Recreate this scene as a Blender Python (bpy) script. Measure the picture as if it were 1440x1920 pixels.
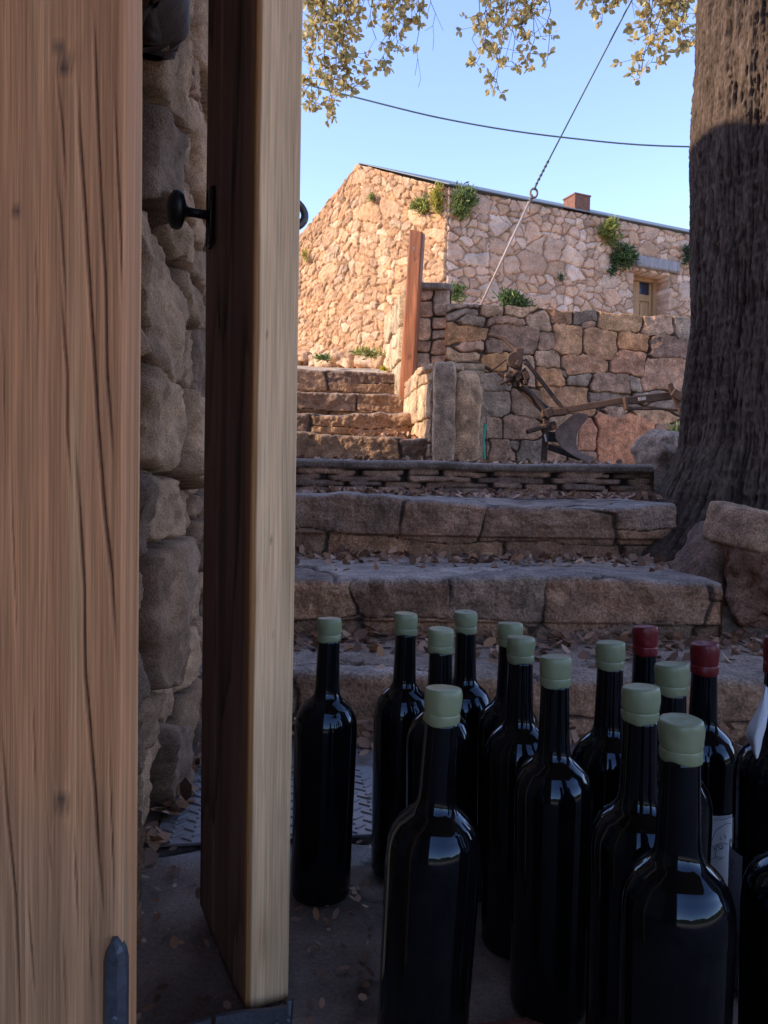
import bpy, math, random
import numpy as np
from mathutils import Vector, Matrix

# ------------------------------------------------------------ camera, world, sun, exposure
for _o in list(bpy.data.objects): bpy.data.objects.remove(_o)
SC = bpy.context.scene
COL = SC.collection
F = 1400.0                       # focal length in pixels of the 1440 x 1920 photograph
CAMZ = 0.48
PITCH = 0.032; ROLL = 0.016
fwd = Vector((0, math.cos(PITCH), -math.sin(PITCH)))
rt0 = Vector((1, 0, 0)); up0 = rt0.cross(fwd)
rt = (rt0*math.cos(ROLL) + up0*math.sin(ROLL)).normalized()
up = (up0*math.cos(ROLL) - rt0*math.sin(ROLL)).normalized()
cam_d = bpy.data.cameras.new('camera'); cam = bpy.data.objects.new('camera', cam_d); COL.objects.link(cam)
m3 = Matrix((rt, up, -fwd)).transposed()
cam.matrix_world = Matrix.Translation((0, 0, CAMZ)) @ m3.to_4x4()
cam_d.sensor_fit = 'VERTICAL'; cam_d.sensor_height = 24.0; cam_d.lens = 24.0*F/1920
cam_d.clip_start = 0.02; cam_d.clip_end = 2000
SC.camera = cam

SUN_EL = math.radians(30); SUN_AZ = math.atan2(-0.975, -0.175)
w = bpy.data.worlds.new('World'); SC.world = w; w.use_nodes = True
nt = w.node_tree; bg = nt.nodes['Background']; sky = nt.nodes.new('ShaderNodeTexSky')
sky.sky_type = 'NISHITA'; sky.sun_disc = False; sky.sun_elevation = SUN_EL; sky.sun_rotation = SUN_AZ
sky.air_density = 1.0; sky.dust_density = 0.2; sky.ozone_density = 3.0
tn = nt.nodes.new('ShaderNodeMix'); tn.data_type = 'RGBA'; tn.blend_type = 'MULTIPLY'; tn.inputs[0].default_value = 1.0; tn.inputs[7].default_value = (1.07, .925, 1.0, 1)
nt.links.new(sky.outputs[0], tn.inputs[6]); nt.links.new(tn.outputs[2], bg.inputs[0]); bg.inputs[1].default_value = 0.15
sd = bpy.data.lights.new('sun', 'SUN'); sd.energy = 2.0; sd.angle = math.radians(0.5); sd.color = (1.0, 0.83, 0.62)
sun = bpy.data.objects.new('sun', sd); COL.objects.link(sun)
svec = Vector((math.sin(SUN_AZ)*math.cos(SUN_EL), math.cos(SUN_AZ)*math.cos(SUN_EL), math.sin(SUN_EL)))
sun.rotation_euler = (-svec).to_track_quat('-Z', 'Y').to_euler(); sun.location = (-6, -2, 8)
SC.view_settings.view_transform = 'Standard'; SC.view_settings.look = 'None'
SC.view_settings.gamma = 1.0; SC.view_settings.exposure = 1.70
try: SC.view_settings.use_curve_mapping = False
except Exception: pass

# ------------------------------------------------------------ helpers
rng = np.random.default_rng(7)
random.seed(7)

def P(px, py, Y):
    """world point at depth Y seen at a photograph pixel (design aid)"""
    d = fwd + rt*((px-720)/F) - up*((py-960)/F)
    t = Y/d.y
    return Vector((d.x*t, Y, CAMZ + d.z*t))

def on_plane(px, py, O, N):
    d = fwd + rt*((px-720)/F) - up*((py-960)/F)
    c = Vector((0, 0, CAMZ)); t = (Vector(O)-c).dot(N)/d.dot(N)
    return c + d*t

def _h(x, y, z, s):
    x = x.astype(np.uint64); y = y.astype(np.uint64); z = z.astype(np.uint64)
    m = np.uint64(0xffffffff)
    h = (x*np.uint64(374761393) + y*np.uint64(668265263) + z*np.uint64(2246822519) + np.uint64(s*3266489917 % 4294967296)) & m
    h = ((h ^ (h >> np.uint64(13)))*np.uint64(1274126177)) & m
    h = ((h ^ (h >> np.uint64(16)))*np.uint64(2246822519)) & m
    h = h ^ (h >> np.uint64(15))
    return (h & m).astype(np.float64)/4294967295.0

def vnoise(x, y, z=0.0, s=0):
    x = np.asarray(x, float); y = np.asarray(y, float)+0*x; z = np.asarray(z, float)+0*x
    xi = np.floor(x); yi = np.floor(y); zi = np.floor(z)
    fx = x-xi; fy = y-yi; fz = z-zi
    fx = fx*fx*(3-2*fx); fy = fy*fy*(3-2*fy); fz = fz*fz*(3-2*fz)
    xi = xi.astype(np.int64)+100000; yi = yi.astype(np.int64)+100000; zi = zi.astype(np.int64)+100000
    r = 0
    for a in (0, 1):
        for b in (0, 1):
            for c in (0, 1):
                wgt = (fx if a else 1-fx)*(fy if b else 1-fy)*(fz if c else 1-fz)
                r = r + wgt*_h(xi+a, yi+b, zi+c, s)
    return r*2-1

def fbm(x, y, z=0.0, s=0, o=4):
    r = 0; a = 0.5; f = 1.0
    for i in range(o):
        r = r + a*vnoise(np.asarray(x)*f, np.asarray(y)*f, np.asarray(z)*f, s+i*17); a *= 0.5; f *= 2.03
    return r

def ridged(x, y, z=0.0, s=0, o=4):
    r = 0; a = 0.5; f = 1.0
    for i in range(o):
        r = r+a*(0.5-np.abs(vnoise(np.asarray(x)*f+.3*i, np.asarray(y)*f, np.asarray(z)*f, s+i*13)))*2; a *= 0.52; f *= 2.17
    return r

def ss(x, a, b):
    t = np.clip((x-a)/(b-a), 0, 1); return t*t*(3-2*t)

def voro(x, y, s=0, jit=0.85):
    xi = np.floor(x).astype(np.int64); yi = np.floor(y).astype(np.int64)
    f1 = np.full(x.shape, 9.0); f2 = np.full(x.shape, 9.0); idx = np.zeros(x.shape); ix2 = np.zeros(x.shape)
    z = np.zeros(x.shape, np.int64)
    for a in (-2, -1, 0, 1, 2):
        for b in (-2, -1, 0, 1, 2):
            cx = xi+a; cy = yi+b
            ux = _h(cx+100000, cy+100000, z, s); uy = _h(cx+100000, cy+100000, z+1, s)
            px = cx+0.5+(ux-0.5)*jit; py = cy+0.5+(uy-0.5)*jit
            d = np.sqrt((px-x)**2+(py-y)**2)
            r = _h(cx+100000, cy+100000, z+2, s)
            n = d < f1
            f2 = np.where(n, f1, np.minimum(f2, d)); idx = np.where(n, r, idx); f1 = np.where(n, d, f1)
    return f1, f2, idx

def srgb(r, g, b):
    f = lambda c: (c/255/12.92) if c/255 <= 0.04045 else ((c/255+0.055)/1.055)**2.4
    return (f(r), f(g), f(b))

def mesh_obj(name, V, Fc, mat, parent=None, col=None, smooth=True, origin=None):
    V = np.asarray(V, float).reshape(-1, 3)
    if origin is not None: V = V-np.asarray(origin, float)
    me = bpy.data.meshes.new(name)
    if isinstance(Fc, np.ndarray):
        n, k = Fc.shape
        me.vertices.add(len(V)); me.vertices.foreach_set('co', V.ravel())
        me.loops.add(n*k); me.loops.foreach_set('vertex_index', Fc.ravel().astype(np.int32))
        me.polygons.add(n); me.polygons.foreach_set('loop_start', np.arange(0, n*k, k, dtype=np.int32))
        me.polygons.foreach_set('loop_total', np.full(n, k, dtype=np.int32))
        me.update(calc_edges=True); me.validate()
    else:
        me.from_pydata([tuple(v) for v in V], [], [tuple(f) for f in Fc]); me.update()
    if col is not None:
        col = np.asarray(col, float).reshape(-1, 3)
        a = me.color_attributes.new('Col', 'FLOAT_COLOR', 'POINT')
        c4 = np.ones((len(V), 4)); c4[:, :3] = np.clip(col, 0, 1); a.data.foreach_set('color', c4.ravel())
    if smooth: me.polygons.foreach_set('use_smooth', np.ones(len(me.polygons), dtype=bool))
    me.materials.append(mat)
    o = bpy.data.objects.new(name, me); COL.objects.link(o)
    if origin is not None: o.location = origin
    if parent is not None:
        o.parent = parent
        o.matrix_parent_inverse = Matrix.Identity(4)
        o.location = Vector(o.location) - parent.location
    return o

def empty(name, loc=(0, 0, 0)):
    o = bpy.data.objects.new(name, None); COL.objects.link(o); o.location = loc; o.empty_display_size = 0.1
    return o

def tag(o, label=None, cat=None, group=None, kind=None):
    if label: o['label'] = label
    if cat: o['category'] = cat
    if group: o['group'] = group
    if kind: o['kind'] = kind
    return o

def grid_faces(n, m, flip=False, wrap=False):
    """n rows, m columns"""
    i = np.arange(n-1)[:, None]; j = np.arange(m if wrap else m-1)[None, :]
    j2 = (j+1) % m
    a = i*m+j; b = i*m+j2; c = (i+1)*m+j2; d = (i+1)*m+j
    f = np.stack([a, b, c, d], -1).reshape(-1, 4)
    return f[:, ::-1].copy() if flip else f

class MB:
    """collects pieces into one mesh"""
    def __init__(s): s.V = []; s.F = []; s.C = []; s.n = 0
    def add(s, V, Fs, c=(0.5, 0.5, 0.5)):
        V = np.asarray(V, float); s.V.append(V)
        s.F += [tuple(int(i)+s.n for i in f) for f in Fs]
        c = np.asarray(c, float); s.C.append(np.broadcast_to(c, (len(V), 3)).copy()); s.n += len(V)
    def box(s, c, size, rot=None, col=(0.5,)*3, bev=0.0):
        hx, hy, hz = [q/2 for q in size]
        if bev <= 0:
            V = np.array([(x, y, z) for x in (-hx, hx) for y in (-hy, hy) for z in (-hz, hz)])
            Fs = [(0, 1, 3, 2), (4, 6, 7, 5), (0, 4, 5, 1), (2, 3, 7, 6), (0, 2, 6, 4), (1, 5, 7, 3)]
        else:
            b = min(bev, hx*.9, hy*.9, hz*.9); V = []; 
            for x in (-1, 1):
                for y in (-1, 1):
                    for z in (-1, 1):
                        V += [(x*(hx-b), y*(hy-b), z*hz), (x*(hx-b), y*hy, z*(hz-b)), (x*hx, y*(hy-b), z*(hz-b))]
            V = np.array(V); import itertools
            idx = lambda x, y, z, k: ((x > 0)*4+(y > 0)*2+(z > 0))*3+k
            Fs = []
            for sgn in (-1, 1):
                q = [idx(-1, -1, sgn, 0), idx(1, -1, sgn, 0), idx(1, 1, sgn, 0), idx(-1, 1, sgn, 0)]; Fs.append(q if sgn > 0 else q[::-1])
                q = [idx(-1, sgn, -1, 1), idx(1, sgn, -1, 1), idx(1, sgn, 1, 1), idx(-1, sgn, 1, 1)]; Fs.append(q[::-1] if sgn > 0 else q)
                q = [idx(sgn, -1, -1, 2), idx(sgn, 1, -1, 2), idx(sgn, 1, 1, 2), idx(sgn, -1, 1, 2)]; Fs.append(q if sgn > 0 else q[::-1])
            for a in (-1, 1):
                for b2 in (-1, 1):
                    Fs.append([idx(-1, a, b2, 0), idx(1, a, b2, 0), idx(1, a, b2, 1), idx(-1, a, b2, 1)][::(-1 if a*b2 > 0 else 1)])
                    Fs.append([idx(a, -1, b2, 0), idx(a, 1, b2, 0), idx(a, 1, b2, 2), idx(a, -1, b2, 2)][::(1 if a*b2 > 0 else -1)])
                    Fs.append([idx(a, b2, -1, 1), idx(a, b2, 1, 1), idx(a, b2, 1, 2), idx(a, b2, -1, 2)][::(-1 if a*b2 > 0 else 1)])
            for x in (-1, 1):
                for y in (-1, 1):
                    for z in (-1, 1):
                        q = [idx(x, y, z, 0), idx(x, y, z, 1), idx(x, y, z, 2)]; Fs.append(q if x*y*z < 0 else q[::-1])
        if rot is not None: V = V @ np.array(rot).T
        s.add(V+np.array(c), Fs, col)
    def bar(s, a, b, wd, th, upv=(0, 0, 1), col=(0.5,)*3, bev=0.0):
        a = Vector(a); b = Vector(b); d = (b-a); L = d.length; d.normalize()
        sd_ = d.cross(Vector(upv))
        if sd_.length < 1e-4: sd_ = d.cross(Vector((0, 1, 0)))
        sd_.normalize(); u = sd_.cross(d).normalized()
        R = Matrix((d, sd_, u)).transposed()
        s.box((a+b)/2, (L, th, wd), R, col, bev)
    def tube(s, pts, r, seg=8, col=(0.5,)*3, cap=True):
        pts = [Vector(p) for p in pts]; n = len(pts)
        rs = r if hasattr(r, '__len__') else [r]*n
        V = []; ref = Vector((0.13, 0.21, 1)).normalized()
        prev = None
        for i in range(n):
            t = (pts[min(i+1, n-1)]-pts[max(i-1, 0)])
            t.normalize()
            if prev is None:
                u = t.cross(ref)
                if u.length < 0.05: u = t.cross(Vector((1, 0, 0)))
            else: u = prev - t*prev.dot(t)
            u.normalize(); v = t.cross(u); prev = u
            for k in range(seg):
                a = 2*math.pi*k/seg; V.append(pts[i]+(u*math.cos(a)+v*math.sin(a))*rs[i])
        Fs = [(i*seg+k, i*seg+(k+1) % seg, (i+1)*seg+(k+1) % seg, (i+1)*seg+k) for i in range(n-1) for k in range(seg)]
        if cap: Fs += [tuple(range(seg))[::-1], tuple((n-1)*seg+k for k in range(seg))]
        s.add([tuple(v) for v in V], Fs, col)
    def lathe(s, prof, c=(0, 0, 0), seg=32, rot=None, col=(0.5,)*3):
        V = []; 
        for r, z in prof:
            for k in range(seg):
                a = 2*math.pi*k/seg; V.append((max(r, 1e-5)*math.cos(a), max(r, 1e-5)*math.sin(a), z))
        Fs = [(i*seg+k, i*seg+(k+1) % seg, (i+1)*seg+(k+1) % seg, (i+1)*seg+k) for i in range(len(prof)-1) for k in range(seg)]
        Fs += [tuple(range(seg))[::-1], tuple((len(prof)-1)*seg+k for k in range(seg))]
        V = np.array(V)
        if rot is not None: V = V @ np.array(rot).T
        s.add(V+np.array(c), Fs, col)
    def build(s, name, mat, parent=None, smooth=False, origin=None):
        return mesh_obj(name, np.concatenate(s.V), s.F, mat, parent, np.concatenate(s.C), smooth, origin)

def catmull(pts, n=8):
    pts = [Vector(p) for p in pts]; q = [pts[0]]+pts+[pts[-1]]; out = []
    for i in range(1, len(q)-2):
        for k in range(n):
            t = k/n; a, b, c, d = q[i-1], q[i], q[i+1], q[i+2]
            out.append(0.5*((2*b)+(c-a)*t+(2*a-5*b+4*c-d)*t*t+(3*b-a-3*c+d)*t**3))
    out.append(pts[-1]); return out

# ------------------------------------------------------------ materials
def new_mat(name):
    m = bpy.data.materials.new(name); m.use_nodes = True
    return m, m.node_tree.nodes, m.node_tree.links, m.node_tree.nodes['Principled BSDF']

def mat_attr(name, rough=0.85, speck=0.35, sscale=180, blotch=0.35, bscale=7, bump=0.5, bumpd=0.003, stretch=(1, 1, 1), spec=0.3, bscale2=60):
    m, N, L, b = new_mat(name)
    at = N.new('ShaderNodeAttribute'); at.attribute_name = 'Col'
    tc = N.new('ShaderNodeTexCoord'); mp = N.new('ShaderNodeMapping'); mp.inputs['Scale'].default_value = stretch
    L.new(tc.outputs['Object'], mp.inputs[0])
    n1 = N.new('ShaderNodeTexNoise'); n1.inputs['Scale'].default_value = sscale; n1.inputs['Detail'].default_value = 3
    n2 = N.new('ShaderNodeTexNoise'); n2.inputs['Scale'].default_value = bscale; n2.inputs['Detail'].default_value = 6; n2.inputs['Roughness'].default_value = 0.65
    n3 = N.new('ShaderNodeTexNoise'); n3.inputs['Scale'].default_value = bscale2; n3.inputs['Detail'].default_value = 5
    for n in (n1, n2, n3): L.new(mp.outputs[0], n.inputs['Vector'])
    def mr(src, lo, hi, a=0.3, c=0.7):
        r = N.new('ShaderNodeMapRange'); r.inputs[1].default_value = a; r.inputs[2].default_value = c
        r.inputs[3].default_value = lo; r.inputs[4].default_value = hi; L.new(src, r.inputs[0]); return r.outputs[0]
    a = mr(n1.outputs[0], 1-speck, 1+speck); c = mr(n2.outputs[0], 1-blotch, 1+blotch)
    mu = N.new('ShaderNodeMath'); mu.operation = 'MULTIPLY'; L.new(a, mu.inputs[0]); L.new(c, mu.inputs[1])
    vm = N.new('ShaderNodeVectorMath'); vm.operation = 'SCALE'; L.new(at.outputs['Color'], vm.inputs[0]); L.new(mu.outputs[0], vm.inputs['Scale'])
    L.new(vm.outputs[0], b.inputs['Base Color'])
    b.inputs['Roughness'].default_value = rough; b.inputs['Specular IOR Level'].default_value = spec
    if bump > 0:
        ad = N.new('ShaderNodeMath'); ad.operation = 'ADD'; L.new(n3.outputs[0], ad.inputs[0]); L.new(n1.outputs[0], ad.inputs[1])
        bp = N.new('ShaderNodeBump'); bp.inputs['Strength'].default_value = bump; bp.inputs['Distance'].default_value = bumpd
        L.new(ad.outputs[0], bp.inputs['Height']); L.new(bp.outputs[0], b.inputs['Normal'])
    return m

M_STONE = mat_attr('stone', bump=0.75, bumpd=0.005, speck=0.45, blotch=0.5, sscale=170, bscale=14, bscale2=70)
M_STONEN = mat_attr('near_stone', bump=0.9, bumpd=0.0025, speck=0.32, blotch=0.35, sscale=420, bscale=18, bscale2=130)
M_HSTONE = mat_attr('house_stone', bump=0.8, bumpd=0.01, speck=0.16, blotch=0.30, sscale=60, bscale=4, bscale2=22)
M_BARK = mat_attr('bark', rough=0.95, bump=0.9, bumpd=0.004, speck=0.35, blotch=0.3, sscale=90, bscale=6, stretch=(1, 1, 0.4), spec=0.1)
M_WOOD = mat_attr('old_timber', rough=0.62, bump=0.6, bumpd=0.0010, speck=0.20, blotch=0.22, sscale=620, bscale=60, bscale2=260, stretch=(1, 1, 0.018), spec=0.25)
M_POSTW = mat_attr('red_timber', rough=0.6, bump=0.4, bumpd=0.002, speck=0.25, blotch=0.25, sscale=120, bscale=14, bscale2=60, stretch=(1, 1, 0.06))
M_RUST = mat_attr('rusty_iron', rough=0.75, bump=0.5, bumpd=0.002, speck=0.3, blotch=0.4, sscale=160, bscale=20, bscale2=90, spec=0.4)
M_CONC = mat_attr('concrete', rough=0.9, bump=0.5, bumpd=0.002, speck=0.22, blotch=0.3, sscale=250, bscale=6, bscale2=80)
M_EARTH = mat_attr('earth', rough=1.0, bump=0.8, bumpd=0.01, speck=0.4, blotch=0.4, sscale=60, bscale=3, bscale2=30, spec=0.1)
M_WAX = mat_attr('sealing_wax', rough=0.36, bump=0.15, bumpd=0.0006, speck=0.04, blotch=0.06, sscale=200, bscale=30, bscale2=90, spec=0.45)
M_PAPER = mat_attr('paper', rough=0.85, bump=0.15, bumpd=0.0005, speck=0.03, blotch=0.05)
M_METAL = mat_attr('dark_iron', rough=0.45, bump=0.4, bumpd=0.0008, speck=0.25, blotch=0.35, sscale=300, bscale=30, bscale2=120, spec=0.6)
M_PLASTIC = mat_attr('green_plastic', rough=0.4, bump=0.1, speck=0.05, blotch=0.1)
M_CABLE = mat_attr('cable', rough=0.5, bump=0.1, speck=0.1, blotch=0.1)
M_ROOF = mat_attr('roof_sheet', rough=0.5, bump=0.1, speck=0.05, blotch=0.15, bscale=2)

def leaf_mat(name, trans=0.35, rough=0.6, spec=0.3):
    m, N, L, b = new_mat(name)
    at = N.new('ShaderNodeAttribute'); at.attribute_name = 'Col'
    L.new(at.outputs['Color'], b.inputs['Base Color']); b.inputs['Roughness'].default_value = rough
    b.inputs['Specular IOR Level'].default_value = spec
    tr = N.new('ShaderNodeBsdfTranslucent'); L.new(at.outputs['Color'], tr.inputs['Color'])
    mx = N.new('ShaderNodeMixShader'); mx.inputs[0].default_value = trans
    L.new(b.outputs[0], mx.inputs[1]); L.new(tr.outputs[0], mx.inputs[2])
    L.new(mx.outputs[0], N['Material Output'].inputs['Surface']); return m
M_LEAF = leaf_mat('leaf', 0.5)
M_DRY = leaf_mat('dry_leaf', 0.1, 0.7, 0.3)

def glass_mat():
    m, N, L, b = new_mat('dark_bottle_glass')
    b.inputs['Base Color'].default_value = (0.0035, 0.0030, 0.0035, 1); b.inputs['Roughness'].default_value = 0.045
    b.inputs['IOR'].default_value = 1.52; b.inputs['Specular Tint'].default_value = (.62, .80, 1.0, 1)
    tc = N.new('ShaderNodeTexCoord'); n = N.new('ShaderNodeTexNoise'); n.inputs['Scale'].default_value = 60; n.inputs['Detail'].default_value = 4
    L.new(tc.outputs['Object'], n.inputs['Vector'])
    r = N.new('ShaderNodeMapRange'); r.inputs[1].default_value = 0.45; r.inputs[2].default_value = 0.8; r.inputs[3].default_value = 0.03; r.inputs[4].default_value = 0.14
    L.new(n.outputs[0], r.inputs[0]); L.new(r.outputs[0], b.inputs['Roughness'])
    n2 = N.new('ShaderNodeTexNoise'); n2.inputs['Scale'].default_value = 14; n2.inputs['Detail'].default_value = 1; L.new(tc.outputs['Object'], n2.inputs['Vector'])
    bp = N.new('ShaderNodeBump'); bp.inputs['Strength'].default_value = 0.12; bp.inputs['Distance'].default_value = 0.002
    L.new(n2.outputs[0], bp.inputs['Height']); L.new(bp.outputs[0], b.inputs['Normal'])
    d = N.new('ShaderNodeBsdfDiffuse'); d.inputs[0].default_value = (.10, .085, .075, 1); n3 = N.new('ShaderNodeTexNoise'); n3.inputs['Scale'].default_value = 34; n3.inputs['Detail'].default_value = 8; n3.inputs['Roughness'].default_value = .7
    oi = N.new('ShaderNodeObjectInfo'); ad = N.new('ShaderNodeVectorMath'); ad.operation = 'ADD'; L.new(tc.outputs['Object'], ad.inputs[0]); L.new(oi.outputs['Random'], ad.inputs[1]); L.new(ad.outputs[0], n3.inputs['Vector'])
    r3 = N.new('ShaderNodeMapRange'); r3.inputs[1].default_value = .48; r3.inputs[2].default_value = .85; r3.inputs[3].default_value = .0; r3.inputs[4].default_value = .07; L.new(n3.outputs[0], r3.inputs[0])
    mx = N.new('ShaderNodeMixShader'); L.new(r3.outputs[0], mx.inputs[0]); L.new(b.outputs[0], mx.inputs[1]); L.new(d.outputs[0], mx.inputs[2]); L.new(mx.outputs[0], N['Material Output'].inputs['Surface'])
    return m
M_GLASS = glass_mat()
def plain(name, c, rough=0.6, metal=0.0):
    m, N, L, b = new_mat(name); b.inputs['Base Color'].default_value = (*c, 1); b.inputs['Roughness'].default_value = rough
    b.inputs['Metallic'].default_value = metal
    tc = N.new('ShaderNodeTexCoord'); n = N.new('ShaderNodeTexNoise'); n.inputs['Scale'].default_value = 25
    L.new(tc.outputs['Object'], n.inputs['Vector'])
    mx = N.new('ShaderNodeMix'); mx.data_type = 'RGBA'; mx.inputs[6].default_value = (*[q*0.8 for q in c], 1); mx.inputs[7].default_value = (*[min(1, q*1.2) for q in c], 1)
    L.new(n.outputs[0], mx.inputs[0]); L.new(mx.outputs[2], b.inputs['Base Color']); return m
M_PANE = plain('window_pane', (0.02, 0.03, 0.06), 0.15)
M_STEEL = mat_attr('steel_plate', rough=0.38, bump=0.2, bumpd=0.0006, speck=0.15, blotch=0.3, sscale=300, bscale=20, spec=0.7)

# ------------------------------------------------------------ masonry fields
PINK = [(.42, .29, .22), (.38, .25, .18), (.46, .33, .24), (.36, .27, .22), (.44, .29, .19), (.40, .31, .25)]
TAN = [(.66, .38, .22), (.58, .33, .195), (.52, .295, .18), (.70, .41, .225), (.43, .285, .185), (.56, .31, .185), (.41, .28, .19)]
DARKS = [(.37, .195, .115), (.31, .17, .105), (.42, .225, .125), (.27, .165, .11), (.39, .185, .105)]

def pal(idx, P_):
    P_ = np.array(P_); n = len(P_); k = np.floor(idx*n*0.9999).astype(int); f = (idx*n*7.13) % 1
    c = P_[np.clip(k, 0, n-1)]*(0.82+0.36*f)[..., None]; return c

def f_voro(cx, cy, palette, mortar, seed=0, joint=0.10, depth=0.03, rand=0.5, warp=0.35, face=0.25, mix=0.0, big=0.35):
    """irregular rubble: returns height, colour for wall coordinates in metres"""
    def f(u, v):
        wu = u+cx*warp*fbm(u/cx*0.9, v/cy*0.9, 3.1, seed+1, 3); wv = v+cy*warp*fbm(u/cx*0.9, v/cy*0.9, 7.7, seed+2, 3)
        f1, f2, i = voro(wu/cx, wv/cy, seed)
        # larger stones swallow their neighbours here and there
        g1, g2, gi = voro(wu/(cx*2.1)+9.3, wv/(cy*1.9)+4.1, seed+5)
        sel = (gi < big)
        e = np.where(sel, np.minimum(g2-g1, 9)*2.0, f2-f1)
        edge_big = (g2-g1)*2.0
        e = np.where(sel, e, np.minimum(e, np.where(gi < big, 9, np.maximum(edge_big, joint*1.5))))
        idx = np.where(sel, (gi*37.7) % 1, i)
        b = ss(e, joint*0.25, joint*1.6)
        h = b*depth*(1-rand+rand*idx)+b*ss(e, joint, 0.9)*depth*0.18
        tilt = ((idx*13.7) % 1-0.5)*(f1*0.0)
        h = h+b*depth*face*(fbm(u/cx*3, v/cy*3, idx*9, seed+3, 4)+.8*ridged(u/cx*1.7, v/cy*1.7, idx*9, seed+33, 4))+0.12*depth*fbm(u/cx*8, v/cy*8, 0, seed+4, 3)
        c = pal((idx*91.7) % 1, palette)*(1+0.22*fbm(u/cx*4, v/cy*4, 1.7, seed+6, 4))[..., None]
        m = np.array(mortar)*(1+0.25*fbm(u*30, v*30, 0, seed+8, 3))[..., None]
        k = ss(e+0.03*fbm(u/cx*9, v/cy*9, 0, seed+9, 2), joint*0.5, joint*1.1)[..., None]
        return h, m*(1-k)+c*k
    return f

def f_rects(rects, palette, mortar, seed=0, joint=0.012, depth=0.035, p=5, warp=0.018, wscale=9, cols=None, rand=0.6, face=0.35, shear=0.35, fa=0.008):
    def f(u, v):
        wu = u+warp*fbm(u*wscale, v*wscale, 2.2, seed+1, 3)+.0035*fbm(u*55, v*55, 1, seed+31, 3); wv = v+warp*fbm(u*wscale, v*wscale, 5.2, seed+2, 3)
        d1 = np.full(u.shape, 1e9); d2 = np.full(u.shape, 1e9); ix = np.zeros(u.shape, int)
        for k, (x, y, a, b) in enumerate(rects):
            tilt = ((k*0.618+seed*.1) % 1-0.5)*0.35
            dx = wu-x; dy = wv-y+dx*tilt*(b/a)*0.5; dx = dx+dy*(((k*0.387+seed*.37) % 1)-0.5)*shear
            q = ((np.abs(dx)/a)**p+(np.abs(dy)/b)**p)**(1/p)
            q = (q-1)*min(a, b)
            n = q < d1
            d2 = np.where(n, d1, np.minimum(d2, q)); ix = np.where(n, k, ix); d1 = np.where(n, q, d1)
        e = np.minimum(d2-d1, 1.0)*0.5+np.clip(-d1, 0, 1)*0.4
        idx = _h(ix.astype(np.int64), ix.astype(np.int64)*0+3, ix.astype(np.int64)*0+5, seed)
        b = ss(e, joint*0.15, joint*1.0)
        h = b*depth*(1-rand+rand*idx)+0.06*depth*ss(e, joint, joint*5)
        qx = u+.02*fbm(u*12, v*12, 0, seed+21, 3); qy = v+.02*fbm(u*12, v*12, 4, seed+22, 3)
        h = h+b*(fa*ridged(qx*9, qy*11, idx*9, seed+3, 5)+depth*face*.5*fbm(u*13, v*13, idx*9, seed+23, 5)+.0022*fbm(u*70, v*70, 0, seed+24, 3))
        c = pal((idx*91.7) % 1, palette)
        if cols is not None:
            cc = np.array([q if q is not None else (-1, 0, 0) for q in cols])[ix]
            c = np.where(cc[..., :1] < 0, c, cc*np.array((1.95, 1.30, .96)))
        c = c*(1+0.30*fbm(u*11, v*11, 1.7, seed+6, 5)+.30*fbm(u*38, v*38, 1.7, seed+7, 4))[..., None]
        li = ss(fbm(u*6, v*6, idx*5, seed+11, 4), 0.12, 0.4)[..., None]*0.25
        c = c*(1-li)+np.array((.25, .18, .11))*li
        m = np.array(mortar)*(1+0.25*fbm(u*30, v*30, 0, seed+8, 3))[..., None]
        k = ss(e, joint*0.35, joint*0.9)[..., None]
        return h, m*(1-k)+c*k
    return f

def courses(w_, h_, rows, wmin, wmax, seed, x0=0.0, y0=0.0):
    r = random.Random(seed); out = []; y = y0; tot = sum(rows)
    for q in rows:
        hh = q/tot*h_; x = x0-r.random()*wmin
        while x < x0+w_:
            ww = r.uniform(wmin, wmax)
            if r.random() < 0.22 and hh > 0.06:
                k = r.uniform(.4, .6); out.append((x+ww/2, y+hh*k/2, ww/2, hh*k/2)); out.append((x+ww/2, y+hh*(1+k)/2, ww/2, hh*(1-k)/2))
            else: out.append((x+ww/2, y+hh/2+r.uniform(-.006, .006), ww/2, hh/2))
            x += ww
        y += hh
    return out

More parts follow.
